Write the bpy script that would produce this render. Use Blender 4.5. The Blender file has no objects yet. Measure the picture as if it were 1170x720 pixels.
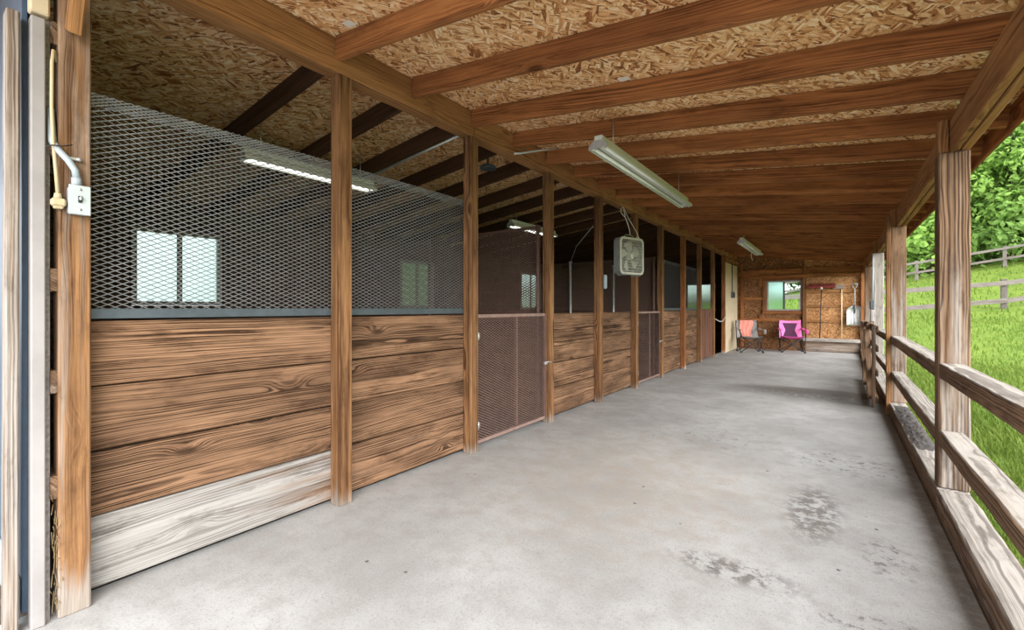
import bpy, math, random
from mathutils import Vector, Matrix
random.seed(11)
S = bpy.context.scene
COL = S.collection
PI = math.pi

# ------------------------------------------------------------------ mesh building
class MB:
    """collects pieces into one mesh with per-vertex grain coordinates"""
    def __init__(s):
        s.v = []; s.f = []; s.wc = []; s.wo = []; s.wt = []; s.sm = []
        s.o = None
    def seed(s):
        return (random.random(), random.random(), random.random())
    def add(s, verts, faces, wc, wo=None, wt=0.0, smooth=False):
        n = len(s.v); wo = wo or s.seed()
        s.v += [tuple(p) for p in verts]; s.wc += [tuple(p) for p in wc]
        s.wo += [wo] * len(verts); s.wt += [wt] * len(verts)
        s.f += [tuple(i + n for i in f) for f in faces]; s.sm += [smooth] * len(faces)
        return s
    def box(s, c, size, rot=None, ch=0.004, wt=0.0, axis=None, jig=0.0):
        """chamfered box, centre c, full size, optional 3x3/4x4 rotation"""
        hx, hy, hz = [q / 2 for q in size]
        ch = min(ch, hx * .8, hy * .8, hz * .8)
        h = (hx, hy, hz); V = []; key = {}
        for sx in (-1, 1):
            for sy in (-1, 1):
                for sz in (-1, 1):
                    sg = (sx, sy, sz)
                    jj = [random.uniform(-jig, jig) for _ in range(3)]
                    for a in range(3):
                        p = [sg[k] * (h[k] if k == a else h[k] - ch) + jj[k] for k in range(3)]
                        key[(sg, a)] = len(V); V.append(p)
        F = []
        def quad(ids):
            F.append(tuple(ids))
        for a in range(3):
            b, cc = [k for k in range(3) if k != a]
            for sa in (-1, 1):
                ring = []
                for (sb, sc) in ((-1, -1), (1, -1), (1, 1), (-1, 1)):
                    sg = [0, 0, 0]; sg[a] = sa; sg[b] = sb; sg[cc] = sc
                    ring.append(key[(tuple(sg), a)])
                quad(ring)
            # edges along axis a
            for sb in (-1, 1):
                for sc in (-1, 1):
                    g0 = [0, 0, 0]; g0[a] = -1; g0[b] = sb; g0[cc] = sc
                    g1 = list(g0); g1[a] = 1
                    quad([key[(tuple(g0), b)], key[(tuple(g1), b)], key[(tuple(g1), cc)], key[(tuple(g0), cc)]])
        for sx in (-1, 1):
            for sy in (-1, 1):
                for sz in (-1, 1):
                    sg = (sx, sy, sz); F.append((key[(sg, 0)], key[(sg, 1)], key[(sg, 2)]))
        # orient outwards
        G = []
        for f in F:
            p = [Vector(V[i]) for i in f]
            n = (p[1] - p[0]).cross(p[2] - p[0]); m = sum(p, Vector()) / len(p)
            G.append(f if n.dot(m) > 0 else tuple(reversed(f)))
        order = sorted(range(3), key=lambda k: -size[k])
        if axis is not None:
            order.remove(axis); order = [axis] + order
        WC = [(p[order[0]], p[order[1]], p[order[2]]) for p in V]
        R = rot.to_3x3() if rot is not None else Matrix.Identity(3)
        c = Vector(c)
        VV = [R @ Vector(p) + c for p in V]
        return s.add(VV, G, WC, wt=wt)
    def beam(s, a, b, w, t, up=(0, 0, 1), ch=0.004, wt=0.0, jig=0.0006, step=.3, wtf=None):
        """board from a to b; w = size along 'up', t = size sideways, slightly uneven along its length.
        wtf(along 0..1 from a, face) -> weathering, face one of 'top' 'bottom' 'left' 'right'"""
        a = Vector(a); b = Vector(b); x = (b - a); L = x.length; x.normalize()
        u = Vector(up); y = u.cross(x).normalized(); z = x.cross(y).normalized()
        hy, hz = t / 2, w / 2; ch = min(ch, hy * .8, hz * .8)
        prof = [(hy - ch, hz, 'top'), (-hy + ch, hz, 'top'), (-hy, hz - ch, 'right'), (-hy, -hz + ch, 'right'),
                (-hy + ch, -hz, 'bottom'), (hy - ch, -hz, 'bottom'), (hy, -hz + ch, 'left'), (hy, hz - ch, 'left')]
        n = max(1, int(L / step)); st = [0.0, ch] + [L * i / n for i in range(1, n)] + [L - ch, L]
        if L < 4 * ch: st = [0.0, L]
        V = []; W = []; F = []; wts = []
        big = hz > hy
        for i, q in enumerate(st):
            k = ch if (i in (0, len(st) - 1) and len(st) > 2) else 0.0
            jy = [random.uniform(-jig, jig) for _ in range(8)]; jz = [random.uniform(-jig, jig) for _ in range(8)]
            for m, (py, pz, fc) in enumerate(prof):
                yy = py * (1 - k / hy) + jy[m]; zz = pz * (1 - k / hz) + jz[m]
                V.append(a + x * q + y * yy + z * zz)
                W.append((q - L / 2, zz, yy) if big else (q - L / 2, yy, zz))
                wts.append(wtf(q / L, fc) if wtf else wt)
        for i in range(len(st) - 1):
            for m in range(8):
                m2 = (m + 1) % 8
                F.append((i * 8 + m, i * 8 + m2, (i + 1) * 8 + m2, (i + 1) * 8 + m))
        F.append(tuple(reversed(range(8)))); F.append(tuple((len(st) - 1) * 8 + m for m in range(8)))
        i0 = len(s.v)
        s.add(V, F, W)
        s.wt[i0:] = wts
        return s
    def stick(s, c, size, axis, up, **kw):
        """beam given by centre, size and long axis"""
        a = list(c); b = list(c); a[axis] -= size[axis] / 2; b[axis] += size[axis] / 2
        ui = [i for i in range(3) if abs(up[i]) > .5][0]; oi = 3 - axis - ui
        return s.beam(a, b, size[ui], size[oi], up=up, **kw)
    def beam_old(s, a, b, w, t, up=(0, 0, 1), ch=0.004, wt=0.0, jig=0.0):
        a = Vector(a); b = Vector(b); x = (b - a); L = x.length; x.normalize()
        u = Vector(up); y = u.cross(x).normalized(); z = x.cross(y).normalized()
        R = Matrix((x, y, z)).transposed()
        return s.box((a + b) / 2, (L, t, w), R, ch, wt, axis=0, jig=jig)
    def tube(s, pts, r, n=8, closed=False, cap=True, wt=0.0, smooth=True):
        pts = [Vector(p) for p in pts]; rr = r if isinstance(r, (list, tuple)) else [r] * len(pts)
        V = []; W = []; F = []; L = 0
        prev = None
        for i, p in enumerate(pts):
            if closed:
                t = (pts[(i + 1) % len(pts)] - pts[i - 1])
            else:
                t = pts[min(i + 1, len(pts) - 1)] - pts[max(i - 1, 0)]
            t.normalize()
            if prev is None:
                q = Vector((0, 0, 1)) if abs(t.z) < .9 else Vector((1, 0, 0))
                nx = q.cross(t).normalized()
            else:
                nx = (prev - t * prev.dot(t)).normalized()
            prev = nx; ny = t.cross(nx)
            if i: L += (pts[i] - pts[i - 1]).length
            for k in range(n):
                a = 2 * PI * k / n
                V.append(p + (nx * math.cos(a) + ny * math.sin(a)) * rr[i])
                W.append((L, rr[i] * math.cos(a), rr[i] * math.sin(a)))
        m = len(pts)
        for i in range(m if closed else m - 1):
            j = (i + 1) % m
            for k in range(n):
                F.append((i * n + k, i * n + (k + 1) % n, j * n + (k + 1) % n, j * n + k))
        if cap and not closed:
            F.append(tuple(reversed(range(n)))); F.append(tuple((m - 1) * n + k for k in range(n)))
        return s.add(V, F, W, wt=wt, smooth=smooth)
    def lathe(s, prof, M=None, n=24, wt=0.0):
        """profile of (r,z) turned about z, then moved by matrix M"""
        M = M or Matrix(); V = []; W = []; F = []
        for (r, z) in prof:
            for k in range(n):
                a = 2 * PI * k / n
                p = Vector((r * math.cos(a), r * math.sin(a), z)); V.append(M @ p); W.append(p)
        for i in range(len(prof) - 1):
            for k in range(n):
                F.append((i * n + k, i * n + (k + 1) % n, (i + 1) * n + (k + 1) % n, (i + 1) * n + k))
        return s.add(V, F, W, wt=wt, smooth=True)
    def prism(s, outline, thick, M=None, wt=0.0):
        """2-D outline (ccw, in xy) extruded along z by thick"""
        M = M or Matrix(); n = len(outline); V = []; W = []
        for z in (0, thick):
            for (x, y) in outline:
                V.append(M @ Vector((x, y, z))); W.append((x, y, z))
        F = [tuple(reversed(range(n))), tuple(range(n, 2 * n))]
        for k in range(n):
            F.append((k, (k + 1) % n, n + (k + 1) % n, n + k))
        return s.add(V, F, W, wt=wt)
    def sheet(s, grid, thick=0.0, wt=0.0, smooth=True):
        """grid[i][j] of points -> surface, with thickness when asked"""
        a = len(grid); b = len(grid[0])
        P = [[Vector(p) for p in r] for r in grid]
        V = []; W = []; F = []
        def nrm(i, j):
            u = P[min(i + 1, a - 1)][j] - P[max(i - 1, 0)][j]; v = P[i][min(j + 1, b - 1)] - P[i][max(j - 1, 0)]
            n = u.cross(v); return n.normalized() if n.length > 1e-9 else Vector((0, 0, 1))
        for i in range(a):
            for j in range(b):
                V.append(P[i][j]); W.append((i / a, j / b, 0))
        for i in range(a - 1):
            for j in range(b - 1):
                F.append((i * b + j, (i + 1) * b + j, (i + 1) * b + j + 1, i * b + j + 1))
        if thick:
            o = a * b
            for i in range(a):
                for j in range(b):
                    V.append(P[i][j] - nrm(i, j) * thick); W.append((i / a, j / b, 0))
            for i in range(a - 1):
                for j in range(b - 1):
                    F.append((o + i * b + j, o + i * b + j + 1, o + (i + 1) * b + j + 1, o + (i + 1) * b + j))
            rim = [(i, 0) for i in range(a)] + [(a - 1, j) for j in range(1, b)] + [(i, b - 1) for i in range(a - 2, -1, -1)] + [(0, j) for j in range(b - 2, 0, -1)]
            for k in range(len(rim)):
                i0, j0 = rim[k]; i1, j1 = rim[(k + 1) % len(rim)]
                F.append((i0 * b + j0, o + i0 * b + j0, o + i1 * b + j1, i1 * b + j1))
        return s.add(V, F, W, wt=wt, smooth=smooth)
    def build(s, name, mat, parent=None, origin=None, world=True):
        """link as one object. origin: world point of the object's own origin.
        With a parent and world=True the vertices are world coordinates."""
        if parent is not None:
            off = Vector(parent_loc(parent)) if world else Vector()
        else:
            off = Vector(origin) if origin is not None else Vector()
        me = bpy.data.meshes.new(name)
        me.from_pydata([tuple(Vector(p) - off) for p in s.v], [], s.f)
        me.polygons.foreach_set('use_smooth', s.sm)
        for nm, dat in (('wc', s.wc), ('wo', s.wo)):
            at = me.attributes.new(nm, 'FLOAT_VECTOR', 'POINT')
            at.data.foreach_set('vector', [c for p in dat for c in p])
        at = me.attributes.new('wt', 'FLOAT', 'POINT'); at.data.foreach_set('value', s.wt)
        me.update(); me.validate()
        o = bpy.data.objects.new(name, me); COL.objects.link(o)
        if mat is not None: me.materials.append(mat)
        if parent is not None:
            o.parent = parent
        else:
            o.location = off
        return o

def parent_loc(o):
    p = Vector()
    while o is not None:
        p += o.location; o = o.parent
    return p
def tag(o, label, cat, group=None, kind=None):
    if label: o['label'] = label
    if cat: o['category'] = cat
    if group: o['group'] = group
    if kind: o['kind'] = kind
    return o
def thing(name, loc, label, cat, group=None, rz=0.0):
    o = bpy.data.objects.new(name, None); COL.objects.link(o); o.empty_display_size = .1
    o.location = loc; o.rotation_euler = (0, 0, rz)
    return tag(o, label, cat, group)
def struct(o):
    o['kind'] = 'structure'; return o
def copy_tree(o, parent=None):
    c = o.copy(); COL.objects.link(c); c.parent = parent
    for ch in [q for q in bpy.data.objects if q.parent is o]: copy_tree(ch, c)
    return c
ORD = ['first', 'second', 'third', 'fourth', 'fifth', 'sixth', 'seventh', 'eighth', 'ninth', 'tenth', 'eleventh', 'twelfth',
       'thirteenth', 'fourteenth', 'fifteenth', 'sixteenth', 'seventeenth', 'eighteenth', 'nineteenth', 'twentieth', 'twenty-first', 'twenty-second', 'twenty-third', 'twenty-fourth']

# ------------------------------------------------------------------ materials
class N:
    def __init__(s, name):
        s.m = bpy.data.materials.new(name); s.m.use_nodes = True
        s.t = s.m.node_tree; s.b = s.t.nodes['Principled BSDF']
    def n(s, typ, **kw):
        x = s.t.nodes.new(typ)
        for k, v in kw.items():
            if k in x.inputs: x.inputs[k].default_value = v
            else: setattr(x, k, v)
        return x
    def l(s, a, b): s.t.links.new(a, b)
    def val(s, sock, v):
        if isinstance(v, (int, float)): sock.default_value = v
        elif isinstance(v, (tuple, list)): sock.default_value = v
        else: s.l(v, sock)
    def math(s, op, a, b=0.0, c=None, clamp=False):
        x = s.t.nodes.new('ShaderNodeMath'); x.operation = op; x.use_clamp = clamp
        s.val(x.inputs[0], a); s.val(x.inputs[1], b)
        if c is not None: s.val(x.inputs[2], c)
        return x.outputs[0]
    def vm(s, op, a, b=(0, 0, 0)):
        x = s.t.nodes.new('ShaderNodeVectorMath'); x.operation = op
        s.val(x.inputs[0], a); s.val(x.inputs[1], b)
        return x.outputs[0]
    def noise(s, vec, scale=1.0, detail=3.0, rough=.5, dim='3D'):
        x = s.t.nodes.new('ShaderNodeTexNoise'); x.noise_dimensions = dim
        x.inputs['Scale'].default_value = scale; x.inputs['Detail'].default_value = detail; x.inputs['Roughness'].default_value = rough
        if vec is not None: s.l(vec, x.inputs['Vector'])
        return x.outputs['Fac']
    def vor(s, vec, scale=1.0, rnd=1.0, feature='F1', out='Distance'):
        x = s.t.nodes.new('ShaderNodeTexVoronoi'); x.feature = feature
        x.inputs['Scale'].default_value = scale; x.inputs['Randomness'].default_value = rnd
        s.l(vec, x.inputs['Vector']); return x.outputs[out]
    def mr(s, v, a, b, c=0.0, d=1.0, smooth=True):
        x = s.t.nodes.new('ShaderNodeMapRange'); x.interpolation_type = 'SMOOTHSTEP' if smooth else 'LINEAR'
        s.val(x.inputs[0], v)
        for i, q in enumerate((a, b, c, d)): s.val(x.inputs[i + 1], q)
        return x.outputs[0]
    def mix(s, f, a, b, mode='MIX'):
        x = s.t.nodes.new('ShaderNodeMix'); x.data_type = 'RGBA'; x.blend_type = mode
        s.val(x.inputs[0], f)
        for sock, v in ((x.inputs[6], a), (x.inputs[7], b)):
            if isinstance(v, tuple) and len(v) == 3: v = v + (1,)
            s.val(sock, v)
        return x.outputs[2]
    def ramp(s, v, stops):
        x = s.t.nodes.new('ShaderNodeValToRGB'); s.l(v, x.inputs[0]); e = x.color_ramp.elements
        while len(e) < len(stops): e.new(.5)
        for i, (p, c) in enumerate(stops): e[i].position = p; e[i].color = c + (1,) if len(c) == 3 else c
        return x.outputs[0]
    def attr(s, name, out='Vector'):
        x = s.t.nodes.new('ShaderNodeAttribute'); x.attribute_name = name; return x.outputs[out]
    def sep(s, v):
        x = s.t.nodes.new('ShaderNodeSeparateXYZ'); s.l(v, x.inputs[0]); return x.outputs
    def comb(s, x, y, z):
        q = s.t.nodes.new('ShaderNodeCombineXYZ')
        for i, v in enumerate((x, y, z)): s.val(q.inputs[i], v)
        return q.outputs[0]
    def bump(s, h, strength=.3, dist=.002):
        x = s.t.nodes.new('ShaderNodeBump'); x.inputs['Strength'].default_value = strength; x.inputs['Distance'].default_value = dist
        s.l(h, x.inputs['Height']); s.l(x.outputs[0], s.b.inputs['Normal'])
    def out(s, col, rough=.8, spec=.2, metal=0.0):
        s.val(s.b.inputs['Base Color'], col if not (isinstance(col, tuple) and len(col) == 3) else col + (1,))
        s.val(s.b.inputs['Roughness'], rough); s.val(s.b.inputs['Specular IOR Level'], spec); s.val(s.b.inputs['Metallic'], metal)
        return s.m

def wood(name, light, dark, grey=(.55, .52, .48), greydark=(.2, .18, .16), freq=85.0, contrast=.75, knots=.9, blotch=.35, rough=.85, bump=.35, wave=1.0):
    k = N(name)
    wc = k.attr('wc'); wo = k.attr('wo'); wt = k.attr('wt', 'Fac')
    off = k.vm('MULTIPLY', wo, (37.1, 53.7, 71.3)); p = k.vm('ADD', wc, off)
    w = k.sep(wc); o = k.sep(wo)
    lo = k.noise(k.vm('MULTIPLY', p, (.9, 5, 5)), 1.0, 2.0)
    lo2 = k.noise(k.vm('MULTIPLY', p, (2.6, 14, 14)), 1.0, 2.0)
    dk = k.vor(k.vm('MULTIPLY', p, (1.5, 4.2, 4.2)), 1.0)
    flow = k.mr(dk, 0.0, .33, 1.0, 0.0); flow = k.math('MULTIPLY', flow, flow)
    knot = k.mr(dk, .035, .12, 1.0, 0.0)
    y = k.math('ADD', w[1], k.math('MULTIPLY', k.math('SUBTRACT', o[1], .5), .16))
    y = k.math('ADD', y, k.math('MULTIPLY', k.math('SUBTRACT', lo, .5), .14 * wave))
    z = k.math('ADD', w[2], k.math('ADD', .03, k.math('MULTIPLY', o[2], .07)))
    r = k.math('SQRT', k.math('ADD', k.math('MULTIPLY', y, y), k.math('MULTIPLY', z, z)))
    r = k.math('ADD', r, k.math('MULTIPLY', flow, .045 * knots)); r = k.math('ADD', r, k.math('MULTIPLY', lo2, .012))
    sn = k.math('MULTIPLY_ADD', k.math('SINE', k.math('MULTIPLY', r, freq * 2 * PI)), .5, .5)
    nz = k.n('ShaderNodeTexNoise'); nz.noise_dimensions = '1D'; nz.inputs['Scale'].default_value = freq * 1.5; nz.inputs['Detail'].default_value = 2.5; nz.inputs['Roughness'].default_value = .6
    k.l(k.math('ADD', r, k.math('MULTIPLY', o[0], 9.0)), nz.inputs['W'])
    ring = k.math('ADD', k.math('MULTIPLY', sn, .45), k.mr(nz.outputs['Fac'], .36, .64, 0, .7), clamp=True)
    ring = k.math('POWER', ring, 1.9)
    ring = k.math('MULTIPLY', ring, 1.35, clamp=True)
    ring = k.math('MULTIPLY', ring, k.mr(k.noise(k.vm('MULTIPLY', p, (1.7, 10, 10)), 1.0, 3.0), .3, .62, .35, 1.0))
    fib = k.math('ADD', k.math('MULTIPLY', k.noise(k.vm('MULTIPLY', p, (5, 210, 210)), 1.0, 2.0, .6), .5), k.math('MULTIPLY', k.noise(k.vm('MULTIPLY', p, (2.2, 60, 60)), 1.0, 3.0, .65), .5))
    big = k.noise(k.vm('MULTIPLY', p, (1.3, 6, 6)), 1.0, 3.0)
    f = k.math('ADD', k.math('MULTIPLY', ring, contrast), k.math('MULTIPLY', k.math('SUBTRACT', fib, .46), 2.0), clamp=True)
    colr = k.mix(f, light, dark)
    colr = k.mix(k.mr(big, .35, .75, 0, blotch), colr, k.mix(.65, dark, (dark[0] * .5, dark[1] * .45, dark[2] * .4)))
    colr = k.mix(k.math('MULTIPLY', knot, .85 * min(1, knots)), colr, (dark[0] * .35, dark[1] * .3, dark[2] * .25))
    gcol = k.mix(k.math('MULTIPLY', f, .75), grey, greydark)
    wn = k.noise(k.vm('MULTIPLY', p, (1.0, 24, 24)), 1.0, 4.0, .65)
    wf = k.mr(k.math('ADD', wt, k.math('MULTIPLY', k.math('SUBTRACT', wn, .5), 1.1)), .3, .7)
    wf = k.math('MULTIPLY', wf, k.mr(wt, .02, .1))
    colr = k.mix(wf, colr, gcol)
    sm = k.noise(k.vm('MULTIPLY', p, (3.5, 11, 11)), 1.0, 5.0, .7)
    colr = k.mix(k.mr(sm, .5, .72, 0, blotch), colr, k.mix(1.0, colr, (.30, .25, .22), 'MULTIPLY'))
    colr = k.mix(k.mr(o[0], 0, 1, .0, .22, False), colr, k.mix(1.0, colr, dark, 'MULTIPLY'))
    k.bump(k.math('ADD', ring, fib), bump, .0025)
    return k.out(colr, rough, .15)

def osb(name, stops):
    k = N(name)
    p = k.attr('wc')
    wob = k.noise(p, 9.0, 2.0)
    x = k.sep(p)
    vals = []; edges = []
    for i, (ang, sx, sy) in enumerate(((.35, 8.5, 62), (1.15, 8, 56), (-.55, 9, 66), (.75, 16, 90))):
        ca, sa = math.cos(ang), math.sin(ang)
        a = k.math('ADD', k.math('MULTIPLY', x[0], ca * sx), k.math('MULTIPLY', x[1], sa * sx))
        b = k.math('ADD', k.math('MULTIPLY', x[0], -sa * sy), k.math('MULTIPLY', x[1], ca * sy))
        q = k.comb(k.math('ADD', a, 13.7 * i), k.math('ADD', b, k.math('MULTIPLY', wob, 1.6)), 7.3 * i)
        c = k.vor(q, 1.0, 1.0, 'F1', 'Color'); vals.append(k.sep(c)[0]); edges.append(k.vor(q, 1.0, 1.0, 'F1', 'Distance'))
    def sel(seed, sc, th):
        c = k.vor(k.vm('ADD', p, (seed, seed * 1.7, 0)), sc, 1.0, 'F1', 'Color'); return k.math('GREATER_THAN', k.sep(c)[1], th)
    def pick(m, a, b): return k.math('ADD', k.math('MULTIPLY', b, m), k.math('MULTIPLY', a, k.math('SUBTRACT', 1.0, m)))
    m1, m2, m3 = sel(3.1, 20, .5), sel(8.7, 17, .6), sel(15.2, 26, .66)
    v = pick(m1, vals[0], vals[1]); v = pick(m2, v, vals[2]); v = pick(m3, v, vals[3])
    e = pick(m1, edges[0], edges[1]); e = pick(m2, e, edges[2]); e = pick(m3, e, edges[3])
    big = k.noise(p, 1.7, 3.0); spk = k.noise(k.vm('MULTIPLY', p, (60, 150, 1)), 1.0, 3.0, .7)
    v = k.math('ADD', v, k.math('ADD', k.math('MULTIPLY', k.math('SUBTRACT', big, .5), .35), k.math('MULTIPLY', k.math('SUBTRACT', spk, .5), .7)), clamp=True)
    c = k.ramp(v, stops)
    c = k.mix(k.mr(e, .45, .95, 0, .55), c, k.mix(1.0, c, (.45, .34, .25), 'MULTIPLY'))
    k.bump(v, .3, .002)
    return k.out(c, .8, .2)

def plain(name, col, rough=.6, spec=.3, metal=0.0, var=.25, scale=14.0):
    k = N(name); g = k.n('ShaderNodeTexCoord').outputs['Object']
    n = k.noise(g, scale, 4.0, .6)
    c = k.mix(k.mr(n, .3, .75, 0, 1), col, tuple(q * (1 - var) for q in col))
    return k.out(c, rough, spec, metal)

M = {}
M['plank'] = wood('weathered brown planks', (.35, .20, .115), (.045, .023, .012), grey=(.36, .345, .325), greydark=(.13, .115, .105), freq=105, contrast=1.0, knots=.8, blotch=.65, wave=.55)
M['post'] = wood('honey brown post', (.36, .19, .085), (.085, .038, .017), grey=(.36, .31, .265), greydark=(.15, .12, .10), freq=85, contrast=.95, knots=.5, blotch=.55, wave=.4)
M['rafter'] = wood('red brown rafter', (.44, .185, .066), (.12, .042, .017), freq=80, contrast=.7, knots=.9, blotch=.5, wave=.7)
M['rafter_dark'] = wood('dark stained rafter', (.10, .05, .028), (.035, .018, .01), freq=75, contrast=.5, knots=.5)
M['beam'] = wood('tan beam', (.46, .235, .095), (.15, .065, .026), freq=90, contrast=.7, knots=.6, blotch=.3)
M['fence'] = wood('weathered grey brown timber', (.32, .20, .12), (.07, .04, .025), grey=(.44, .40, .36), greydark=(.12, .10, .09), freq=90, contrast=1.0, knots=.12, blotch=.6, wave=.25)
M['pasture'] = wood('silver grey fence timber', (.20, .175, .16), (.09, .075, .065), freq=70, contrast=.6, knots=.5)
M['dark_wood'] = wood('dark stall boards', (.16, .105, .07), (.05, .03, .02), freq=70, contrast=.7)
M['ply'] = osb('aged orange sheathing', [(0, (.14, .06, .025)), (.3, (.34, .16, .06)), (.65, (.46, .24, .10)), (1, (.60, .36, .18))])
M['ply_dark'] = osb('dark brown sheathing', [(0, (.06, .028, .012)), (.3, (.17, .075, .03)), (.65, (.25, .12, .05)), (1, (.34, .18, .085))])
M['osb'] = osb('strand board roof deck', [(0, (.20, .07, .025)), (.2, (.50, .22, .08)), (.45, (.74, .42, .19)), (.75, (.84, .56, .30)), (1, (.92, .74, .50))])
M['grey_mesh'] = plain('galvanised expanded metal', (.36, .375, .385), .45, .5, .4)
M['brown_mesh'] = plain('rust brown expanded metal', (.30, .20, .17), .6, .3, .1)
M['shaded_mesh'] = plain('shaded brown expanded metal', (.17, .11, .09), .6, .3, .1)  # brown mesh again, stall shade put into its colour for the partitions
M['door_brown'] = wood('dark red brown door planks', (.22, .11, .075), (.07, .03, .02), freq=80, contrast=.7, knots=.3, wave=.4)
M['brown_frame'] = plain('brown painted steel', (.13, .075, .06), .6, .3)
M['galv_dark'] = plain('dull blue grey steel', (.085, .105, .12), .5, .4, .3)
M['galv'] = plain('galvanised steel', (.55, .56, .56), .4, .5, .6)
M['white_metal'] = plain('white enamel', (.62, .66, .60), .4, .4, 0, .12)
M['tube'] = plain('fluorescent tube glass', (.86, .90, .84), .2, .5, 0, .05)
M['fan_body'] = plain('aged fan housing', (.27, .29, .27), .5, .3)
M['fan_white'] = plain('aged off white plastic', (.56, .56, .48), .5, .3, 0, .15)
M['black'] = plain('black metal', (.02, .02, .022), .5, .4)
M['white_paint'] = plain('chalky white paint', (.33, .31, .305), .8, .2, 0, .2, 5)
M['cream'] = plain('cream painted plywood', (.62, .52, .36), .75, .2, 0, .18, 3)
M['blue'] = plain('slate blue siding', (.06, .10, .16), .5, .4)
M['pvc'] = plain('grey electrical plastic', (.36, .42, .46), .45, .4, 0, .12)
M['plate'] = plain('pale switch plate', (.46, .52, .52), .35, .4, 0, .1)
M['cord'] = plain('cream cord', (.52, .42, .26), .6, .3, 0, .1)
M['rope'] = plain('off white rope', (.65, .62, .55), .8, .1, 0, .15)
M['dirt'] = plain('dark debris', (.10, .09, .085), .95, .05, 0, .5, 40)
M['straw'] = plain('dry straw', (.26, .19, .10), .8, .1)
M['gravel'] = plain('gravel earth', (.22, .19, .16), .95, .05, 0, .5, 25)
M['stall_floor'] = plain('stall dirt', (.13, .10, .08), .95, .05, 0, .4, 9)
M['coral'] = plain('coral pink cloth', (.85, .33, .27), .9, .1, 0, .15, 8)
M['grey_fab'] = plain('grey chair fabric', (.36, .34, .33), .9, .1, 0, .3, 20)
M['pink_fab'] = plain('hot pink chair fabric', (.80, .12, .42), .85, .1, 0, .15)
M['lpink_fab'] = plain('bright pink band', (.90, .25, .58), .85, .1, 0, .1)
M['purple_fab'] = plain('dark plum mesh fabric', (.11, .045, .09), .9, .1, 0, .3, 60)
M['broom_red'] = plain('rust red paint', (.22, .035, .03), .6, .3)
M['handle'] = plain('pale wooden handle', (.72, .58, .38), .6, .3, 0, .1)
M['dark_handle'] = plain('dark handle', (.06, .04, .035), .6, .3)
M['alum'] = plain('worn aluminium', (.62, .62, .60), .35, .5, .5, .25, 12)
M['sticker'] = plain('white paper sticker', (.80, .78, .72), .7, .2, 0, .05)
M['trim_brown'] = M['rafter']
M['bark'] = plain('bark', (.14, .10, .07), .95, .1, 0, .4, 6)
M['roofing'] = plain('roof metal', (.35, .36, .38), .5, .4, .3)

# concrete
k = N('worn concrete slab')
p = k.n('ShaderNodeNewGeometry').outputs['Position']
n1 = k.noise(p, 1.3, 5.0, .6); n2 = k.noise(p, 7.0, 5.0, .65); n3 = k.noise(p, 60.0, 3.0, .7)
c = k.mix(k.mr(n1, .3, .7), (.47, .47, .47), (.335, .33, .325))
c = k.mix(k.mr(n2, .42, .68, 0, .5), c, (.30, .285, .27))
c = k.mix(k.mr(n3, .52, .68, 0, .45), c, (.24, .235, .225))
px = k.sep(p)
def blob(cx, cy, rx, ry, soft=.6):
    dx = k.math('DIVIDE', k.math('SUBTRACT', px[0], cx), rx); dy = k.math('DIVIDE', k.math('SUBTRACT', px[1], cy), ry)
    d = k.math('SQRT', k.math('ADD', k.math('MULTIPLY', dx, dx), k.math('MULTIPLY', dy, dy)))
    return k.mr(d, 1.0 - soft, 1.0 + soft * .4, 1.0, 0.0)
st = k.noise(p, 16.0, 5.0, .7); st2 = k.noise(k.vm('MULTIPLY', p, (3.0, 9.0, 1)), 1.0, 5.0, .65)
stain = None
for (cx, cy, rx, ry, a) in ((-.12, 3.25, .16, .5, .42), (-.40, 2.3, .30, .12, .45), (.2, 2.85, .12, .25, .5), (-.1, 7.7, 1.3, .55, .36), (.1, 4.4, .5, .35, .52), (-.9, 4.6, .6, .5, .55), (.15, 2.2, .3, .12, .5)):
    q = k.math('MULTIPLY', blob(cx, cy, rx, ry), k.mr(st, a, a + .14))
    stain = q if stain is None else k.math('MAXIMUM', stain, q)
c = k.mix(k.math('MULTIPLY', stain, .8), c, (.10, .09, .085))
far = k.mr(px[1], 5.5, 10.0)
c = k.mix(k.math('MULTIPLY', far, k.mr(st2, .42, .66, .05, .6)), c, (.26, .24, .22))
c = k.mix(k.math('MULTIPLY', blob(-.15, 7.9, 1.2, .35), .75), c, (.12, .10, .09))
c = k.mix(k.math('MULTIPLY', k.mr(px[0], .30, .47), k.mr(st, .3, .6, .25, .75)), c, (.16, .14, .125))
c = k.mix(k.math('MULTIPLY', blob(-1.3, 3.2, 1.1, 1.3, .9), k.mr(n2, .35, .65, .1, .45)), c, (.46, .38, .30))
spk = k.vor(k.vm('ADD', p, (.3, .2, 0)), 7.0); spn = k.noise(p, 2.5, 2.0)
c = k.mix(k.math('MULTIPLY', k.mr(spk, .04, .09, 1, 0), k.mr(spn, .52, .58)), c, (.10, .09, .085))
n4 = k.noise(p, 170.0, 3.0, .75)
c = k.mix(k.mr(n4, .54, .68, 0, .6), c, (.20, .195, .19)); c = k.mix(k.mr(n4, .46, .34, 0, .35), c, (.58, .58, .58))
k.bump(k.math('ADD', n3, k.math('MULTIPLY', n2, .6)), .25, .004)
M['concrete'] = k.out(c, .85, .25)

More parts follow.
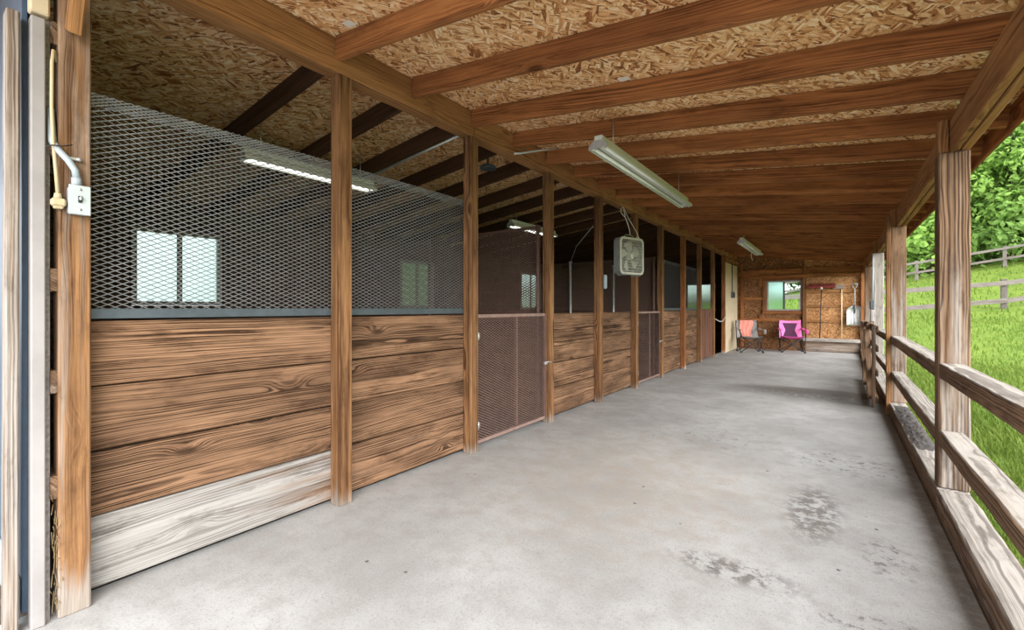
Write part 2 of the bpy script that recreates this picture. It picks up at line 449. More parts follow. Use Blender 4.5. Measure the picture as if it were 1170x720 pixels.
# ground outside
k = N('grassy ground')
p = k.n('ShaderNodeNewGeometry').outputs['Position']
a = k.noise(p, .8, 4.0, .6); b = k.noise(p, 9.0, 5.0, .7)
c = k.mix(k.mr(a, .3, .7), (.11, .165, .030), (.15, .205, .038)); c = k.mix(k.mr(b, .4, .75, 0, .6), c, (.05, .08, .02))
px = k.sep(p)
bounce_apron = k.math('MULTIPLY', k.mr(px[1], -.2, .35, 1, 0), k.mr(px[0], 4.0, 7.0, 1, 0))
earth = k.mix(k.mr(b, .35, .65), (.20, .15, .10), (.09, .07, .05))
c = k.mix(k.math('MULTIPLY', k.mr(px[0], -2.6, -2.9, 0, 1), k.mr(px[1], .5, .9, 1, 0)), c, earth)
bounce_apron = k.math('MULTIPLY', bounce_apron, k.mr(px[0], -2.9, -2.6, 0, 1))
c = k.mix(bounce_apron, c, k.mix(k.mr(b, .3, .7), (.60, .57, .53), (.48, .45, .41)))  # unseen pale apron behind the camera, added to bounce light onto the ceiling
k.bump(b, .6, .03)
M['ground'] = k.out(c, .95, .05)

def leafmat(name, a, b, tr=.3):
    k = N(name); p = k.n('ShaderNodeNewGeometry').outputs
    c = k.mix(k.mr(k.noise(p['Position'], .9, 3.0), .3, .7), a, b)
    c = k.mix(k.math('MULTIPLY', k.attr('wt', 'Fac'), .5), c, (a[0] * 1.5, a[1] * 1.35, a[2] * 1.3))
    k.out(c, .7, .2)
    t = k.n('ShaderNodeBsdfTranslucent'); k.l(c, t.inputs[0]); mx = k.n('ShaderNodeMixShader'); mx.inputs[0].default_value = tr
    k.l(k.b.outputs[0], mx.inputs[1]); k.l(t.outputs[0], mx.inputs[2])
    k.l(mx.outputs[0], k.t.nodes['Material Output'].inputs[0]); return k.m
M['blade'] = leafmat('grass blade', (.11, .18, .028), (.16, .22, .04), .35)
M['leaf_a'] = leafmat('bright green leaves', (.26, .42, .10), (.15, .28, .055), .45)
M['leaf_b'] = leafmat('soft blue green leaves', (.33, .46, .25), (.22, .35, .17), .45)
M['leaf_c'] = leafmat('deep green leaves', (.19, .32, .08), (.12, .22, .05), .45)

k = N('window glass'); k.out((.85, .95, .92), .03, .4); k.b.inputs['Transmission Weight'].default_value = 1.0; k.b.inputs['IOR'].default_value = 1.05
M['glass'] = k.m
k = N('dusty teal pane')
k.out((.55, .85, .80), .35, .4); k.b.inputs['Transmission Weight'].default_value = .9; k.b.inputs['IOR'].default_value = 1.1
M['dusty'] = k.m
k = N('dusty pale pane'); k.out((.33, .42, .39), .45, .4); k.b.inputs['Transmission Weight'].default_value = .92; k.b.inputs['IOR'].default_value = 1.1
M['pale_pane'] = k.m

k = N('murky pane'); k.out((.22, .28, .25), .3, .4); k.b.inputs['Transmission Weight'].default_value = .92; k.b.inputs['IOR'].default_value = 1.1
M['murky_pane'] = k.m

# ------------------------------------------------------------------ dimensions
RX = -2.47            # aisle face of the stall posts, under the ridge
RZ = 2.87; SL = .118  # underside of the roof deck at the ridge, pitch
def roofz(x): return RZ - SL * abs(x - RX)
Y1 = 15.2             # back wall
PY = [.438, 1.66, 2.886, 4.147, 5.403, 6.68, 7.931, 9.348, 10.652, 11.998, 13.303]   # stall post centres
PW = .09; PXC = RX - PW / 2
WX = -2.58            # centre of the stall boards
SX = -6.1             # inner face of the outer stall wall
EVX = .90             # eave

# ------------------------------------------------------------------ floor and ground
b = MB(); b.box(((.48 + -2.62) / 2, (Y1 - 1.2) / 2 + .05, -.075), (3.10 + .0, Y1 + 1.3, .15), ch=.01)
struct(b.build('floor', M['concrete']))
b = MB(); b.box(((-2.62 - 6.2) / 2, (Y1 + .3) / 2, -.09), (3.58, Y1 - .25, .14), ch=.005)
struct(b.build('floor_stalls', M['stall_floor']))
def gz(x, y):
    z = -.06
    if y > 16.5: z += .092 * (y - 16.5)
    if y > 28: z += .02 * (y - 28) + .011 * max(-6, min(x, 40)) * (y - 28)
    z += .05 * math.sin(x * .31 + 1) * math.sin(y * .23) * min(1, max(0, (y - 5) / 10))
    return z
grid = []
xs = [-60, -45, -32, -22, -14, -9] + [-6.2, -4, -2, 0, .56] + [1.2 + .9 * i for i in range(24)] + [24, 28, 33, 40, 50, 62, 80]
ys = [-30, -20, -12, -6, -3, -1, .0, .3] + [1.5 + 1.2 * i for i in range(36)] + [46, 49, 52, 56, 60, 66, 74, 85]
b = MB()
b.sheet([[(x, y, gz(x, y) if x > .5 or y > Y1 or x < -6.3 or y < 0 else -.2) for y in ys] for x in xs])
struct(b.build('ground', M['ground']))

# grass blades near the shelter
b = MB(); V = []; F = []; W = []
wts = []
def blade_field(n, x0, x1, y0, y1, hmin, hmax, wd):
    for _ in range(n):
        x = random.uniform(x0, x1); y = random.uniform(y0, y1)
        z = gz(x, y) - .01; a = random.uniform(0, 2 * PI); h = random.uniform(hmin, hmax)
        dx, dy = math.cos(a), math.sin(a); ln = random.uniform(.2, .9) * h
        i = len(V)
        V.extend([(x - dy * wd, y + dx * wd, z), (x + dy * wd, y - dx * wd, z),
                  (x + dx * ln * .4 + dy * wd * .7, y + dy * ln * .4 - dx * wd * .7, z + h * .65), (x + dx * ln * .4 - dy * wd * .7, y + dy * ln * .4 + dx * wd * .7, z + h * .65),
                  (x + dx * ln, y + dy * ln, z + h)])
        F.extend([(i, i + 1, i + 2, i + 3), (i + 3, i + 2, i + 4)]); wts.extend([random.random()] * 5)
blade_field(26000, .70, 3.2, 1.2, 7.5, .05, .13, .004)
blade_field(16000, .75, 6.5, 5.5, 14, .06, .15, .007)
blade_field(12000, .9, 13, 12, 26, .07, .16, .014)
blade_field(6000, -3, 22, 24, 42, .10, .25, .03)
me = bpy.data.meshes.new('grass'); me.from_pydata(V, [], F)
at = me.attributes.new('wt', 'FLOAT', 'POINT'); at.data.foreach_set('value', wts)
me.materials.append(M['blade']); o = bpy.data.objects.new('grass', me); COL.objects.link(o)
tag(o, 'bright green mown grass growing on the lawn beyond the rail', 'grass', kind='stuff')

# ------------------------------------------------------------------ roof deck (ceiling)
def slope(name, x0, x1, y0, y1):
    b = MB(); L = y1 - y0
    z0, z1 = roofz(x0), roofz(x1)
    P = [(x0, y0, z0), (x1, y0, z1), (x1, y1, z1), (x0, y1, z0)]
    T = [(x, y, z + .012) for (x, y, z) in P]
    wcs = [(y, x, 0) for (x, y, z) in P]
    b.add(P + T, [(0, 3, 2, 1), (4, 5, 6, 7), (0, 1, 5, 4), (1, 2, 6, 5), (2, 3, 7, 6), (3, 0, 4, 7)], wcs + wcs)
    return b
struct(slope('ceiling', RX, EVX, -.6, Y1 + .35).build('ceiling', M['osb']))
struct(slope('ceiling_stalls', RX, -6.45, -.6, Y1 + .35).build('ceiling_stalls', M['osb']))
b = MB()
for x1 in (EVX + .04, -6.5):
    P = [(RX, -.65, RZ + .014), (x1, -.65, roofz(x1) + .014), (x1, Y1 + .4, roofz(x1) + .014), (RX, Y1 + .4, RZ + .014)]
    T = [(x, y, z + .02) for (x, y, z) in P]
    b.add(P + T, [(0, 3, 2, 1), (4, 5, 6, 7), (0, 1, 5, 4), (1, 2, 6, 5), (2, 3, 7, 6), (3, 0, 4, 7)], P + T)
o = b.build('roof', M['roofing']); struct(o)

# rafters
RY = [1.602, 2.21, 2.855, 3.447, 4.05] + [4.05 + .61 * i for i in range(1, 18)]
for i, y in enumerate(RY):
    b = MB(); xa, xb = RX + .004, EVX - .045
    dz = -.072
    jy = random.uniform(-.012, .012)
    b.beam((xa, y, roofz(xa) + dz), (xb, y + jy, roofz(xb) + dz), .140, .038, ch=.003)
    o = b.build('rafter', M['rafter'], origin=((xa + xb) / 2, y, roofz((xa + xb) / 2) - .07))
    tag(o, f'brown rafter over the aisle, {ORD[i]} from the near end', 'rafter', 'rafters over the aisle')
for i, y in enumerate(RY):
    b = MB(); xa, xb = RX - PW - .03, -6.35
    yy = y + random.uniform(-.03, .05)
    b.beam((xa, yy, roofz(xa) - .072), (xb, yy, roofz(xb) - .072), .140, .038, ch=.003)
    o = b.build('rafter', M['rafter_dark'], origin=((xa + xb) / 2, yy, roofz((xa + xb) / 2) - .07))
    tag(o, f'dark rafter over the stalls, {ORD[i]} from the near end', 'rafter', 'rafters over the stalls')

# ridge beam
o = thing('ridge_beam', (PXC, .05, 2.66), 'long tan ridge beam running over the tops of the stall posts', 'beam')
for (ya, yb) in ((-.6, 2.89), (2.895, 6.7), (6.705, 10.65), (10.655, 15.15)):
    b = MB(); b.beam((PXC - .012, ya, 2.66 + .102), (PXC - .012, yb, 2.66 + .102), .204, .113, ch=.004); b.build('timber', M['beam'], o)

# eave beam: doubled boards on the outer posts
o = thing('eave_beam', (.59, .3, 2.15), 'doubled board beam on top of the outer posts under the eave', 'beam')
for x in (.568, .615):
    for (ya, yb) in ((-.6, 3.79), (3.795, 9.88), (9.885, Y1)):
        b = MB(); b.beam((x, ya, 2.258), (x, yb, 2.258), .205, .038, ch=.004, wt=.12); b.build('board', M['beam'], o)
b = MB(); b.beam((EVX - .02, -.6, roofz(EVX) - .075), (EVX - .02, Y1 + .35, roofz(EVX) - .075), .15, .022, ch=.003)
tag(b.build('fascia_board', M['rafter'], origin=(EVX, .1, 2.3)), 'long brown fascia board along the eave above the lawn', 'fascia')

# ------------------------------------------------------------------ stall posts
plab = ['weathered post at left carrying the pale switch box', 'full height post between the two grey mesh panels of the nearest stall',
        'post at the far end of the nearest plank wall, beside the first mesh door', 'post on the far side of the first mesh door',
        'post with a small pale switch, left of the hanging fan', 'post just behind the hanging box fan, beside the second mesh door',
        'post on the far side of the second mesh door', 'dark post in the middle of the farthest mesh panelled stall',
        'post beside the brown plank half door', 'post between the plank half door and the dark passage', 'dark brown post at the edge of the cream plywood wall']
for i, y in enumerate(PY):
    top = 2.66
    b = MB()
    b.beam((PXC, y, 0), (PXC, y, top), PW, PW + (.004 if i else .006), up=(1, 0, 0), ch=.005, step=.12, wtf=lambda q, fc: (max(0, .62 - q * 8) + (.36 if i == 0 else 0)))
    o = b.build('support_post', M['post'] if i not in (7, 10) else M['rafter'], origin=(PXC, y, 0))
    tag(o, plab[i], 'post', 'posts along the stall fronts')

# ------------------------------------------------------------------ plank stall walls
PZ = [(.028, .330), (.337, .604), (.611, .880), (.887, 1.162)]
def plank_wall(ya, yb, label, whit=.0):
    o = thing('plank_wall', (WX, (ya + yb) / 2, .028), label, 'stall wall', 'plank stall walls')
    b = MB()
    for (z0, z1) in PZ[1:]:
        b.stick((WX, (ya + yb) / 2, (z0 + z1) / 2 + random.uniform(-.002, .002)), (.04, yb - ya, z1 - z0), 1, (0, 0, 1), ch=.006, wt=whit)
    b.build('planks', M['plank'], o)
    b = MB(); z0, z1 = PZ[0]
    b.stick((WX, (ya + yb) / 2, (z0 + z1) / 2), (.04, yb - ya, z1 - z0), 1, (0, 0, 1), ch=.006, wtf=(lambda q, fc: .9 - .4 * q) if ya < 1 else (lambda q, fc: .22))
    q = b.build('bottom_plank', M['plank'], o)
    if ya < 1: q['label'] = 'bottom plank bleached pale grey'
pl = ['brown plank wall below the first grey mesh panel, with a pale bottom board', 'brown plank wall below the second grey mesh panel, with a big knot',
      'plank wall of the middle stall just past the first mesh door', 'plank wall of the middle stall below the hanging fan',
      'plank wall just past the second mesh door', 'small looking plank wall beside the brown plank half door']
for (i, j), L in zip(((0, 1), (1, 2), (3, 4), (4, 5), (6, 7), (7, 8)), pl):
    plank_wall(PY[i] + .01, PY[j] - .01, L, .06 if i == 0 else .03)

# ------------------------------------------------------------------ expanded metal
def expanded(o2d, u, v, W, H, lwd=.050, swd=.0228, sw=.0042, st=.0022, shape=None):
    """strands of diamond mesh on the rectangle o2d + u*W + v*H; returns MB"""
    b = MB(); O = Vector(o2d); U = Vector(u).normalized(); Vv = Vector(v).normalized(); Nn = U.cross(Vv)
    nu = max(1, int(round(W / (lwd / 2)))); nv = max(1, int(round(H / (swd / 2))))
    du, dv = W / nu, H / nv
    V = []; F = []
    def strand(p, q, tilt):
        d = (q - p); L = d.length; d.normalize(); w = Nn.cross(d) * (sw / 2); t = Nn * (st / 2)
        w2 = w + Nn * (tilt * sw * .35); i = len(V)
        for e in (p - d * .001, q + d * .001):
            V.extend([e - w2 - t, e + w2 - t, e + w2 + t, e - w2 + t])
        F.extend([(i, i + 1, i + 5, i + 4), (i + 1, i + 2, i + 6, i + 5), (i + 2, i + 3, i + 7, i + 6), (i + 3, i, i + 4, i + 7)])
    for a in range(nu):
        for c in range(nv):
            if (a + c) % 2 == 0: p, q = (a, c), (a + 1, c + 1)
            else: p, q = (a, c + 1), (a + 1, c)
            P = O + U * (p[0] * du) + Vv * (p[1] * dv); Q = O + U * (q[0] * du) + Vv * (q[1] * dv)
            if shape and not shape((P + Q) / 2): continue
            strand(P, Q, 1 if p[1] < q[1] else -1)
    b.add(V, F, V); return b
def mesh_panel(ya, yb, z0, z1, label, mat, edge=True, x=WX + .012):
    o = thing('mesh_panel', (x, (ya + yb) / 2, z0), label, 'mesh panel', 'grey mesh panels above the plank walls')
    expanded((x, ya, z0 + .02), (0, 1, 0), (0, 0, 1), yb - ya, z1 - z0 - .02).build('expanded_mesh', mat, o)
    expanded((x + .004, ya, z1 - .055), (0, 1, 0), (0, 0, 1), yb - ya, .055, lwd=.03, swd=.014, sw=.004).build('top_hem', mat, o)
    b = MB(); b.box((x + .006, (ya + yb) / 2, z0 + .026), (.012, yb - ya, .044), ch=.002); b.build('bottom_strip', M['galv_dark'], o)

ml = ['grey diamond mesh panel over the nearest plank wall, a window seen behind it', 'grey diamond mesh panel over the second plank wall, left of the first door opening',
      'distant grey mesh panel just past the second mesh door', 'distant grey mesh panel farthest along the stall fronts']
for (i, j), L in zip(((0, 1), (1, 2), (6, 7), (7, 8)), ml):
    mesh_panel(PY[i] + .02, PY[j] - .02, 1.17, 2.135 if i < 3 else 2.10, L, M['grey_mesh'])

# stall half doors of brown mesh
def mesh_door(ya, yb, label, latch=True):
    x = RX - .05; o = thing('mesh_door', (x, ya, .06), label, 'door', 'brown mesh stall doors')
    z0, z1 = .05, 1.165; w = .03
    for y in (ya + w / 2, yb - w / 2):
        b = MB(); b.box((x, y, (z0 + z1) / 2), (.03, w, z1 - z0), ch=.003); b.build('stile', M['brown_frame'], o)
    for z in (z0 + w / 2, z1 - w / 2):
        b = MB(); b.box((x, (ya + yb) / 2, z), (.03, yb - ya - 2 * w, w), ch=.003); b.build('rail', M['brown_mesh'], o)
    b = MB(); ym = ya + (yb - ya) * .53; b.box((x + .004, ym, (z0 + z1) / 2), (.03, .028, z1 - z0 - .06), ch=.003); b.build('centre_bar', M['brown_frame'], o)
    q = expanded((x + .012, ya + w, z0 + w), (0, 1, 0), (0, 0, 1), yb - ya - 2 * w, z1 - z0 - 2 * w, sw=.0058); q.build('expanded_mesh', M['brown_mesh'], o)
    for z in (.22, .98):
        b = MB(); b.box((x + .03, ya - .01, z), (.012, .07, .045), ch=.002); b.tube([(x + .04, ya - .004, z - .035), (x + .04, ya - .004, z + .035)], .008); b.build('hinge', M['galv'], o)
    b = MB(); b.box((x + .025, yb - .03, .64), (.02, .05, .03), ch=.003); b.tube([(x + .035, yb - .05, .65), (x + .05, yb - .02, .655), (x + .05, yb + .05, .645)], .006); b.build('latch', M['galv'], o)
mesh_door(PY[2] + .06, PY[3] - .055, 'brown expanded metal half door of the nearest stall')
mesh_door(PY[5] + .06, PY[6] - .055, 'brown expanded metal half door past the hanging fan')
# plank half door
ya, yb = PY[8] + .06, PY[9] - .06; x = RX - .05
o = thing('plank_door', (x, ya, .05), 'brown vertical plank half door next to the dark passage', 'door')
b = MB(); n = 7
for i in range(n):
    w = (yb - ya) / n; b.box((x, ya + w * (i + .5), .62), (.026, w - .004, 1.14), ch=.003, axis=2)
b.build('planks', M['door_brown'], o)
for z in (.2, 1.05):
    b = MB(); b.box((x - .03, (ya + yb) / 2, z), (.03, yb - ya, .09), ch=.003); b.build('ledger', M['rafter'], o)

# partitions between stalls: planks below, brown mesh above
def partition(y, label):
    o = thing('stall_partition', (-4.3, y, 0), label, 'partition', 'partitions between stalls')
    xa, xb = SX + .02, WX - .03
    b = MB()
    for (z0, z1) in PZ: b.box(((xa + xb) / 2, y, (z0 + z1) / 2), (xb - xa, .038, z1 - z0), ch=.004, axis=0)
    b.build('planks', M['dark_wood'], o)
    expanded((xa, y, 1.18), (1, 0, 0), (0, 0, 1), xb - xa, .92, lwd=.06, swd=.028, sw=.0058).build('expanded_mesh', M['shaded_mesh'], o)
    for z in (1.175, 2.10):
        b = MB(); b.box(((xa + xb) / 2, y, z), (xb - xa, .03, .03), ch=.003); b.build('rail', M['brown_frame'], o)
    for xx in (xb - .02, -4.3):
        b = MB(); b.tube([(xx, y - .03, .0), (xx, y - .03, 2.12)], .02, 10); b.build('upright', M['brown_frame'], o)
partition(4.147, 'plank and brown mesh partition behind the first mesh door')
partition(7.931, 'plank and brown mesh partition behind the second mesh door')

# galvanised pipes standing in the middle stall
for (px_, py_, top, L) in ((-3.36, 6.2, 1.92, 'thin galvanised pipe standing in the middle stall left of the fan'), (-3.1, 7.25, 1.93, 'thin galvanised pipe in the middle stall, directly below the fan')):
    b = MB(); b.tube([(px_, py_, -.02), (px_, py_, top)], .018, 10); b.tube([(px_, py_, top), (px_, py_, top + .02)], .025, 10)
    tag(b.build('standing_pipe', M['galv'], origin=(px_, py_, 0)), L, 'pipe')
b = MB(); b.tube([(-3.36, 6.2, 1.93), (-3.1, 5.9, 2.12), (-2.6, 5.42, 2.3)], .006, 6)
tag(b.build('guy_wire', M['galv'], origin=(-3.36, 6.2, 1.93)), 'thin pale wire running from the pipe top to the post', 'wire')

# ------------------------------------------------------------------ outer walls
def wall_with_holes(name, axis, pos, a0, a1, z0, topf, holes, mat, th=.04, step=.275, boards=True):
    """wall in plane x=pos (axis 'y') or y=pos (axis 'x'), horizontal boards, rectangular holes (u0,u1,z0,z1)"""
    b = MB(); cuts = sorted({a0, a1} | {h[0] for h in holes} | {h[1] for h in holes})
    for ca, cb in zip(cuts, cuts[1:]):
        hs = [h for h in holes if h[0] <= ca + 1e-6 and h[1] >= cb - 1e-6]
        spans = []
        zt = min(topf(ca), topf(cb)); z = z0
        for h in sorted(hs, key=lambda q: q[2]):
            spans.append((z, h[2])); z = h[3]
        spans.append((z, zt))
        for (s0, s1) in spans:
            zz = s0
            while zz < s1 - .01:
                ze = min((math.floor((zz + 1e-4) / step) + 1) * step, s1) if boards else s1
                cen = (pos, (ca + cb) / 2, (zz + ze) / 2) if axis == 'y' else ((ca + cb) / 2, pos, (zz + ze) / 2)
                size = (th, cb - ca, ze - zz - .003) if axis == 'y' else (cb - ca, th, ze - zz - .003)
                b.box(cen, size, ch=.003, axis=1 if axis == 'y' else 0)
                zz = ze
        # sloping top piece
        ta, tb = topf(ca), topf(cb)
        if abs(ta - tb) > .005:
            lo = zt - .002
            t = th / 2
            if axis == 'y':
                P = [(pos - t, ca, lo), (pos - t, cb, lo), (pos - t, cb, tb), (pos - t, ca, ta)]; Q = [(pos + t, y, z) for (_, y, z) in P]
            else:
                P = [(ca, pos - t, lo), (cb, pos - t, lo), (cb, pos - t, tb), (ca, pos - t, ta)]; Q = [(x, pos + t, z) for (x, _, z) in P]
            b.add(P + Q, [(3, 2, 1, 0), (4, 5, 6, 7), (0, 1, 5, 4), (1, 2, 6, 5), (2, 3, 7, 6), (3, 0, 4, 7)], [(p[1] if axis == 'y' else p[0], p[2], 0) for p in P + Q])
    return struct(b.build(name, mat))
WINS = [(1.52, 2.39, 1.25, 2.10), (5.15, 5.95, 1.22, 2.06), (8.78, 9.70, 1.19, 2.08)]
wall_with_holes('wall_left', 'y', SX - .02, .38, Y1 + .05, -.02, lambda y: roofz(SX) - .01, WINS, M['dark_wood'])
wall_with_holes('wall_left_light_seal', 'y', SX - .055, .38, Y1 + .05, -.02, lambda y: roofz(SX) - .01, WINS, M['dark_wood'], th=.02, boards=False)  # unseen second skin, added to stop light leaking between the boards
BW = (-1.70, -.82, 1.14, 2.02); BW2 = (-4.0, -3.1, 1.14, 2.0)
def window(n, axis, pos, hole, frame, panes, inward):
    """sliding window filling a hole: frame, meeting stile, two panes; inward = sign towards the inside"""
    u0, u1, z0, z1 = hole; um = (u0 + u1) / 2; w = .045
    def P(u, d, z): return (pos + d, u, z) if axis == 'y' else (u, pos + d, z)
    def SZ(du, dd, dz): return (dd, du, dz) if axis == 'y' else (du, dd, dz)
    o = bpy.data.objects.new(f'window_{n}', None); COL.objects.link(o); o.location = P(um, 0, z0); struct(o)
    b = MB()
    for z in (z0 + w / 2, z1 - w / 2): b.box(P(um, 0, z), SZ(u1 - u0, .07, w), ch=.004)
    for u in (u0 + w / 2, u1 - w / 2): b.box(P(u, 0, (z0 + z1) / 2), SZ(w, .07, z1 - z0 - 2 * w), ch=.004)
    b.build('window_frame', frame, o)
    b = MB(); b.box(P(um, .012 * inward, (z0 + z1) / 2), SZ(.05, .03, z1 - z0 - 2 * w), ch=.003); b.build('meeting_stile', M['galv_dark'] if axis == 'x' else frame, o)
    for (ua, ub, m, d) in ((u0 + w, um - .025, panes[0], 0), (um + .025, u1 - w, panes[1], -.01 * inward)):
        b = MB(); b.box(P((ua + ub) / 2, d, (z0 + z1) / 2), SZ(ub - ua, .004, z1 - z0 - 2 * w), ch=.0005); b.build('pane', m, o)
    return o
M['frame_grey'] = plain('aged window frame', (.30, .30, .29), .5, .4)
for i, h in enumerate(WINS): window(i + 1, 'y', SX - .02, h, M['frame_grey'], (M['pale_pane'], M['pale_pane']), 1)
window(4, 'x', Y1 + .03, BW, M['frame_pale'] if 'frame_pale' in M else M['white_paint'], (M['dusty'], M['glass']), -1)
window(5, 'x', Y1 + .03, BW2, M['white_paint'], (M['murky_pane'], M['murky_pane']), -1)
# inside trim of the back window
b = MB(); u0, u1, z0, z1 = BW
for z, hh in ((z0 - .045, .09), (z1 + .04, .08)): b.box(((u0 + u1) / 2, Y1 - .015, z), (u1 - u0 + .2, .04, hh), ch=.004)
for u in (u0 - .05, u1 + .03): b.box((u, Y1 - .015, (z0 + z1) / 2), (.09 if u < -1 else .06, .04, z1 - z0), ch=.004)
struct(b.build('trim_1', M['rafter']))

# back wall: sheathing sheets with girts and studs
def back_sheet(x0, x1, mat, holes, nm):
    return wall_with_holes(nm, 'x', Y1 + .03, x0, x1, -.06, lambda x: roofz(x) - .01, holes, mat, th=.024, boards=False)
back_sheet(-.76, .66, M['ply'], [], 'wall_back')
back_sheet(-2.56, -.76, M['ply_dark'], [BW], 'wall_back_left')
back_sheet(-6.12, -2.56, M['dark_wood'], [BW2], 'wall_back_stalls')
def piece(b, x, z, w, hh, th=.04, wt=0.0): b.box((x, Y1 - th / 2 + .016, z), (w, th, hh), ch=.004, wt=wt)
b = MB()
piece(b, -1.68, .86, 1.68, .09); piece(b, -1.68, .42, 1.68, .09, wt=.1); piece(b, -1.68, 2.22, 1.68, .09); piece(b, -2.05, 1.5, .55, .09, wt=.15)
piece(b, -1.86, 2.02, .09, .36, .06); piece(b, -1.83, .95, .12, .16, .05, .3); piece(b, -2.35, 1.3, .08, 2.5, .05)
o = b.build('girt', M['trim_brown'], origin=(-1.7, Y1, .4)); tag(o, 'brown boards nailed across the wall around the window behind the chairs', 'wall boards')
b = MB()
piece(b, -.14, 1.27, 1.28, .07, wt=.25); piece(b, -.14, .86, 1.28, .085, wt=.2); piece(b, -.14, 1.68, 1.28, .08, wt=.12)
o = b.build('girt', M['beam'], origin=(-.1, Y1, .8)); tag(o, 'pale horizontal boards behind the hanging tools on the back wall', 'wall boards')
b = MB(); b.box((-.14, Y1 - .05, .335), (1.30, .13, .09), ch=.005, wt=.75)
tag(b.build('ledge', M['fence'], origin=(-.14, Y1, .3)), 'grey weathered ledge timber low on the back wall under the tools', 'ledge')
b = MB(); b.box((-.14, Y1 - .005, .15), (1.30, .04, .27), ch=.004, wt=.5)
struct(b.build('baseboard_back', M['fence']))
b = MB(); b.box((-.755, Y1 - .03, 1.2), (.09, .09, 2.4), ch=.005, axis=2)
tag(b.build('wall_stud', M['post'], origin=(-.755, Y1, 0)), 'brown upright stud right of the back window', 'stud')
b = MB(); b.box((-.9, Y1 - .04, 2.27), (2.9, .04, .16), ch=.004); b.box((-.9, Y1 - .05, 2.13), (2.9, .08, .09), ch=.004)
struct(b.build('trim_2', M['rafter']))
b = MB(); b.box((.56, Y1 - .06, 1.15), (.12, .12, 2.3), ch=.006, axis=2)
tag(b.build('corner_post', M['rafter'], origin=(.56, Y1, 0)), 'dark brown corner post at the right end of the back wall', 'post')

# cream plywood wall at the far end of the stall fronts
o = thing('plywood_wall', (RX - .02, 14.2, 0), 'cream painted plywood wall beside the left camping chair', 'wall panel')
b = MB(); b.box((RX - .02, (13.36 + Y1) / 2, 1.24), (.018, Y1 - 13.36 - .02, 2.48), ch=.002); b.build('sheet', M['cream'], o)
b = MB()
for y in (13.5, 13.9, 14.3, 14.7, 15.0): b.box((RX + .012, y, 2.56), (.04, .22, .12), ch=.004)
b.build('blocking', M['beam'], o)
o = thing('outlet_box', (RX - .01, 14.35, 1.5), 'dark grey outlet box on the cream plywood wall', 'electrical box')
b = MB(); b.box((RX + .014, 14.35, 1.60), (.05, .34, .17), ch=.006); b.build('box', M['galv_dark'], o)
b = MB()
for y in (14.28, 14.42): b.box((RX + .041, y, 1.60), (.006, .09, .13), ch=.002)
b.build('cover_plate', M['black'], o)
b = MB(); b.tube([(RX + .0, 14.3, 1.68), (RX + .0, 14.3, 2.0), (RX + .005, 14.27, 2.5)], .012, 8); b.build('conduit', M['black'], o)
b = MB(); b.tube([(RX + .005, 12.04, .95), (RX + .03, 12.4, .88), (RX + .03, 12.8, .87), (RX + .01, 13.28, .99)], .010, 8)
tag(b.build('chain_rope', M['rope'], origin=(RX, 12.6, .9)), 'white rope slung across the dark passage', 'rope')
# inner walls of the passage and dark room behind it
b = MB(); b.box((-5.2, 13.36, 1.2), (1.7, .03, 2.4), ch=.003)
struct(b.build('wall_passage', M['dark_wood']))

# ------------------------------------------------------------------ near end wall, seen edge on at left
b = MB()
xa, xb = -6.12, -2.50
struct_parts = []
P = [(xa, .356, 0), (xb, .356, 0), (xb, .356, 2.80), (xa, .356, roofz(xa) - .02)]; Q = [(x, .371, z) for (x, y, z) in P]
b.add(P + Q, [(3, 2, 1, 0), (4, 5, 6, 7), (0, 1, 5, 4), (1, 2, 6, 5), (2, 3, 7, 6), (3, 0, 4, 7)], [(p[0], p[2], 0) for p in P + Q])
wf = struct(b.build('wall_front', M['osb_edge'] if 'osb_edge' in M else plain('grey weathered board edge', (.33, .30, .28), .95, .05, 0, .45, 60)))
for z in (.515, .93, 1.33, 1.86, 2.3):
    b = MB(); b.box(((xa - 2.487) / 2, .384, z), (-2.487 - xa, .028, .09), ch=.003, axis=0, wt=.3); b.build('girt', M['fence'], wf)
b = MB()
P = [(xa, .300, .05), (-2.53, .300, .05), (-2.53, .300, 2.82), (xa, .300, roofz(xa) - .01)]; Q = [(x, .314, z) for (x, y, z) in P]
b.add(P + Q, [(3, 2, 1, 0), (4, 5, 6, 7), (0, 1, 5, 4), (1, 2, 6, 5), (2, 3, 7, 6), (3, 0, 4, 7)], [(p[0], p[2], 0) for p in P + Q])
b.build('siding', M['blue'], wf)
b = MB(); b.box((-4.4, .292, .10), (3.7, .014, .16), ch=.003); b.build('base_trim', M['pvc'], wf)
b = MB(); b.box((-2.50, .335, 1.165), (.07, .04, 2.33), ch=.004, axis=2); b.build('corner_board', M['white_paint'], wf)
b = MB(); b.box((-2.478, .338, 2.62), (.05, .055, .56), ch=.006, axis=2); b.build('upper_corner_board', M['cream'], wf)
# weathered board standing at the left
b = MB(); b.beam((-2.52, .268, -.05), (-2.52, .272, 2.33), .036, .085, up=(0, 1, 0), wt=.6)
tag(b.build('leaning_board', M['fence'], origin=(-2.52, .27, 0)), 'weathered grey board standing upright at the far left edge', 'board')
# straw tuft in the gap
b = MB()
for _ in range(45):
    z = random.uniform(.05, .48); y = random.uniform(.376, .398); a = random.uniform(-.05, .05)
    b.tube([(-2.49, y, z), (-2.465 + a * .3, y + random.uniform(-.01, .01), z + random.uniform(-.08, .08))], .0012, 4)
tag(b.build('straw', M['straw'], origin=(-2.48, .387, .05)), 'dry straw stuck in the gap beside the left post', 'straw', kind='stuff')
# knee brace on the first post
b = MB(); b.beam((-2.43, .425, 2.30), (-2.16, .43, 2.80), .085, .038, up=(1, 0, .5))
tag(b.build('knee_brace', M['beam'], origin=(-2.43, .42, 2.4)), 'short orange brown brace rising from the first post at upper left', 'brace')

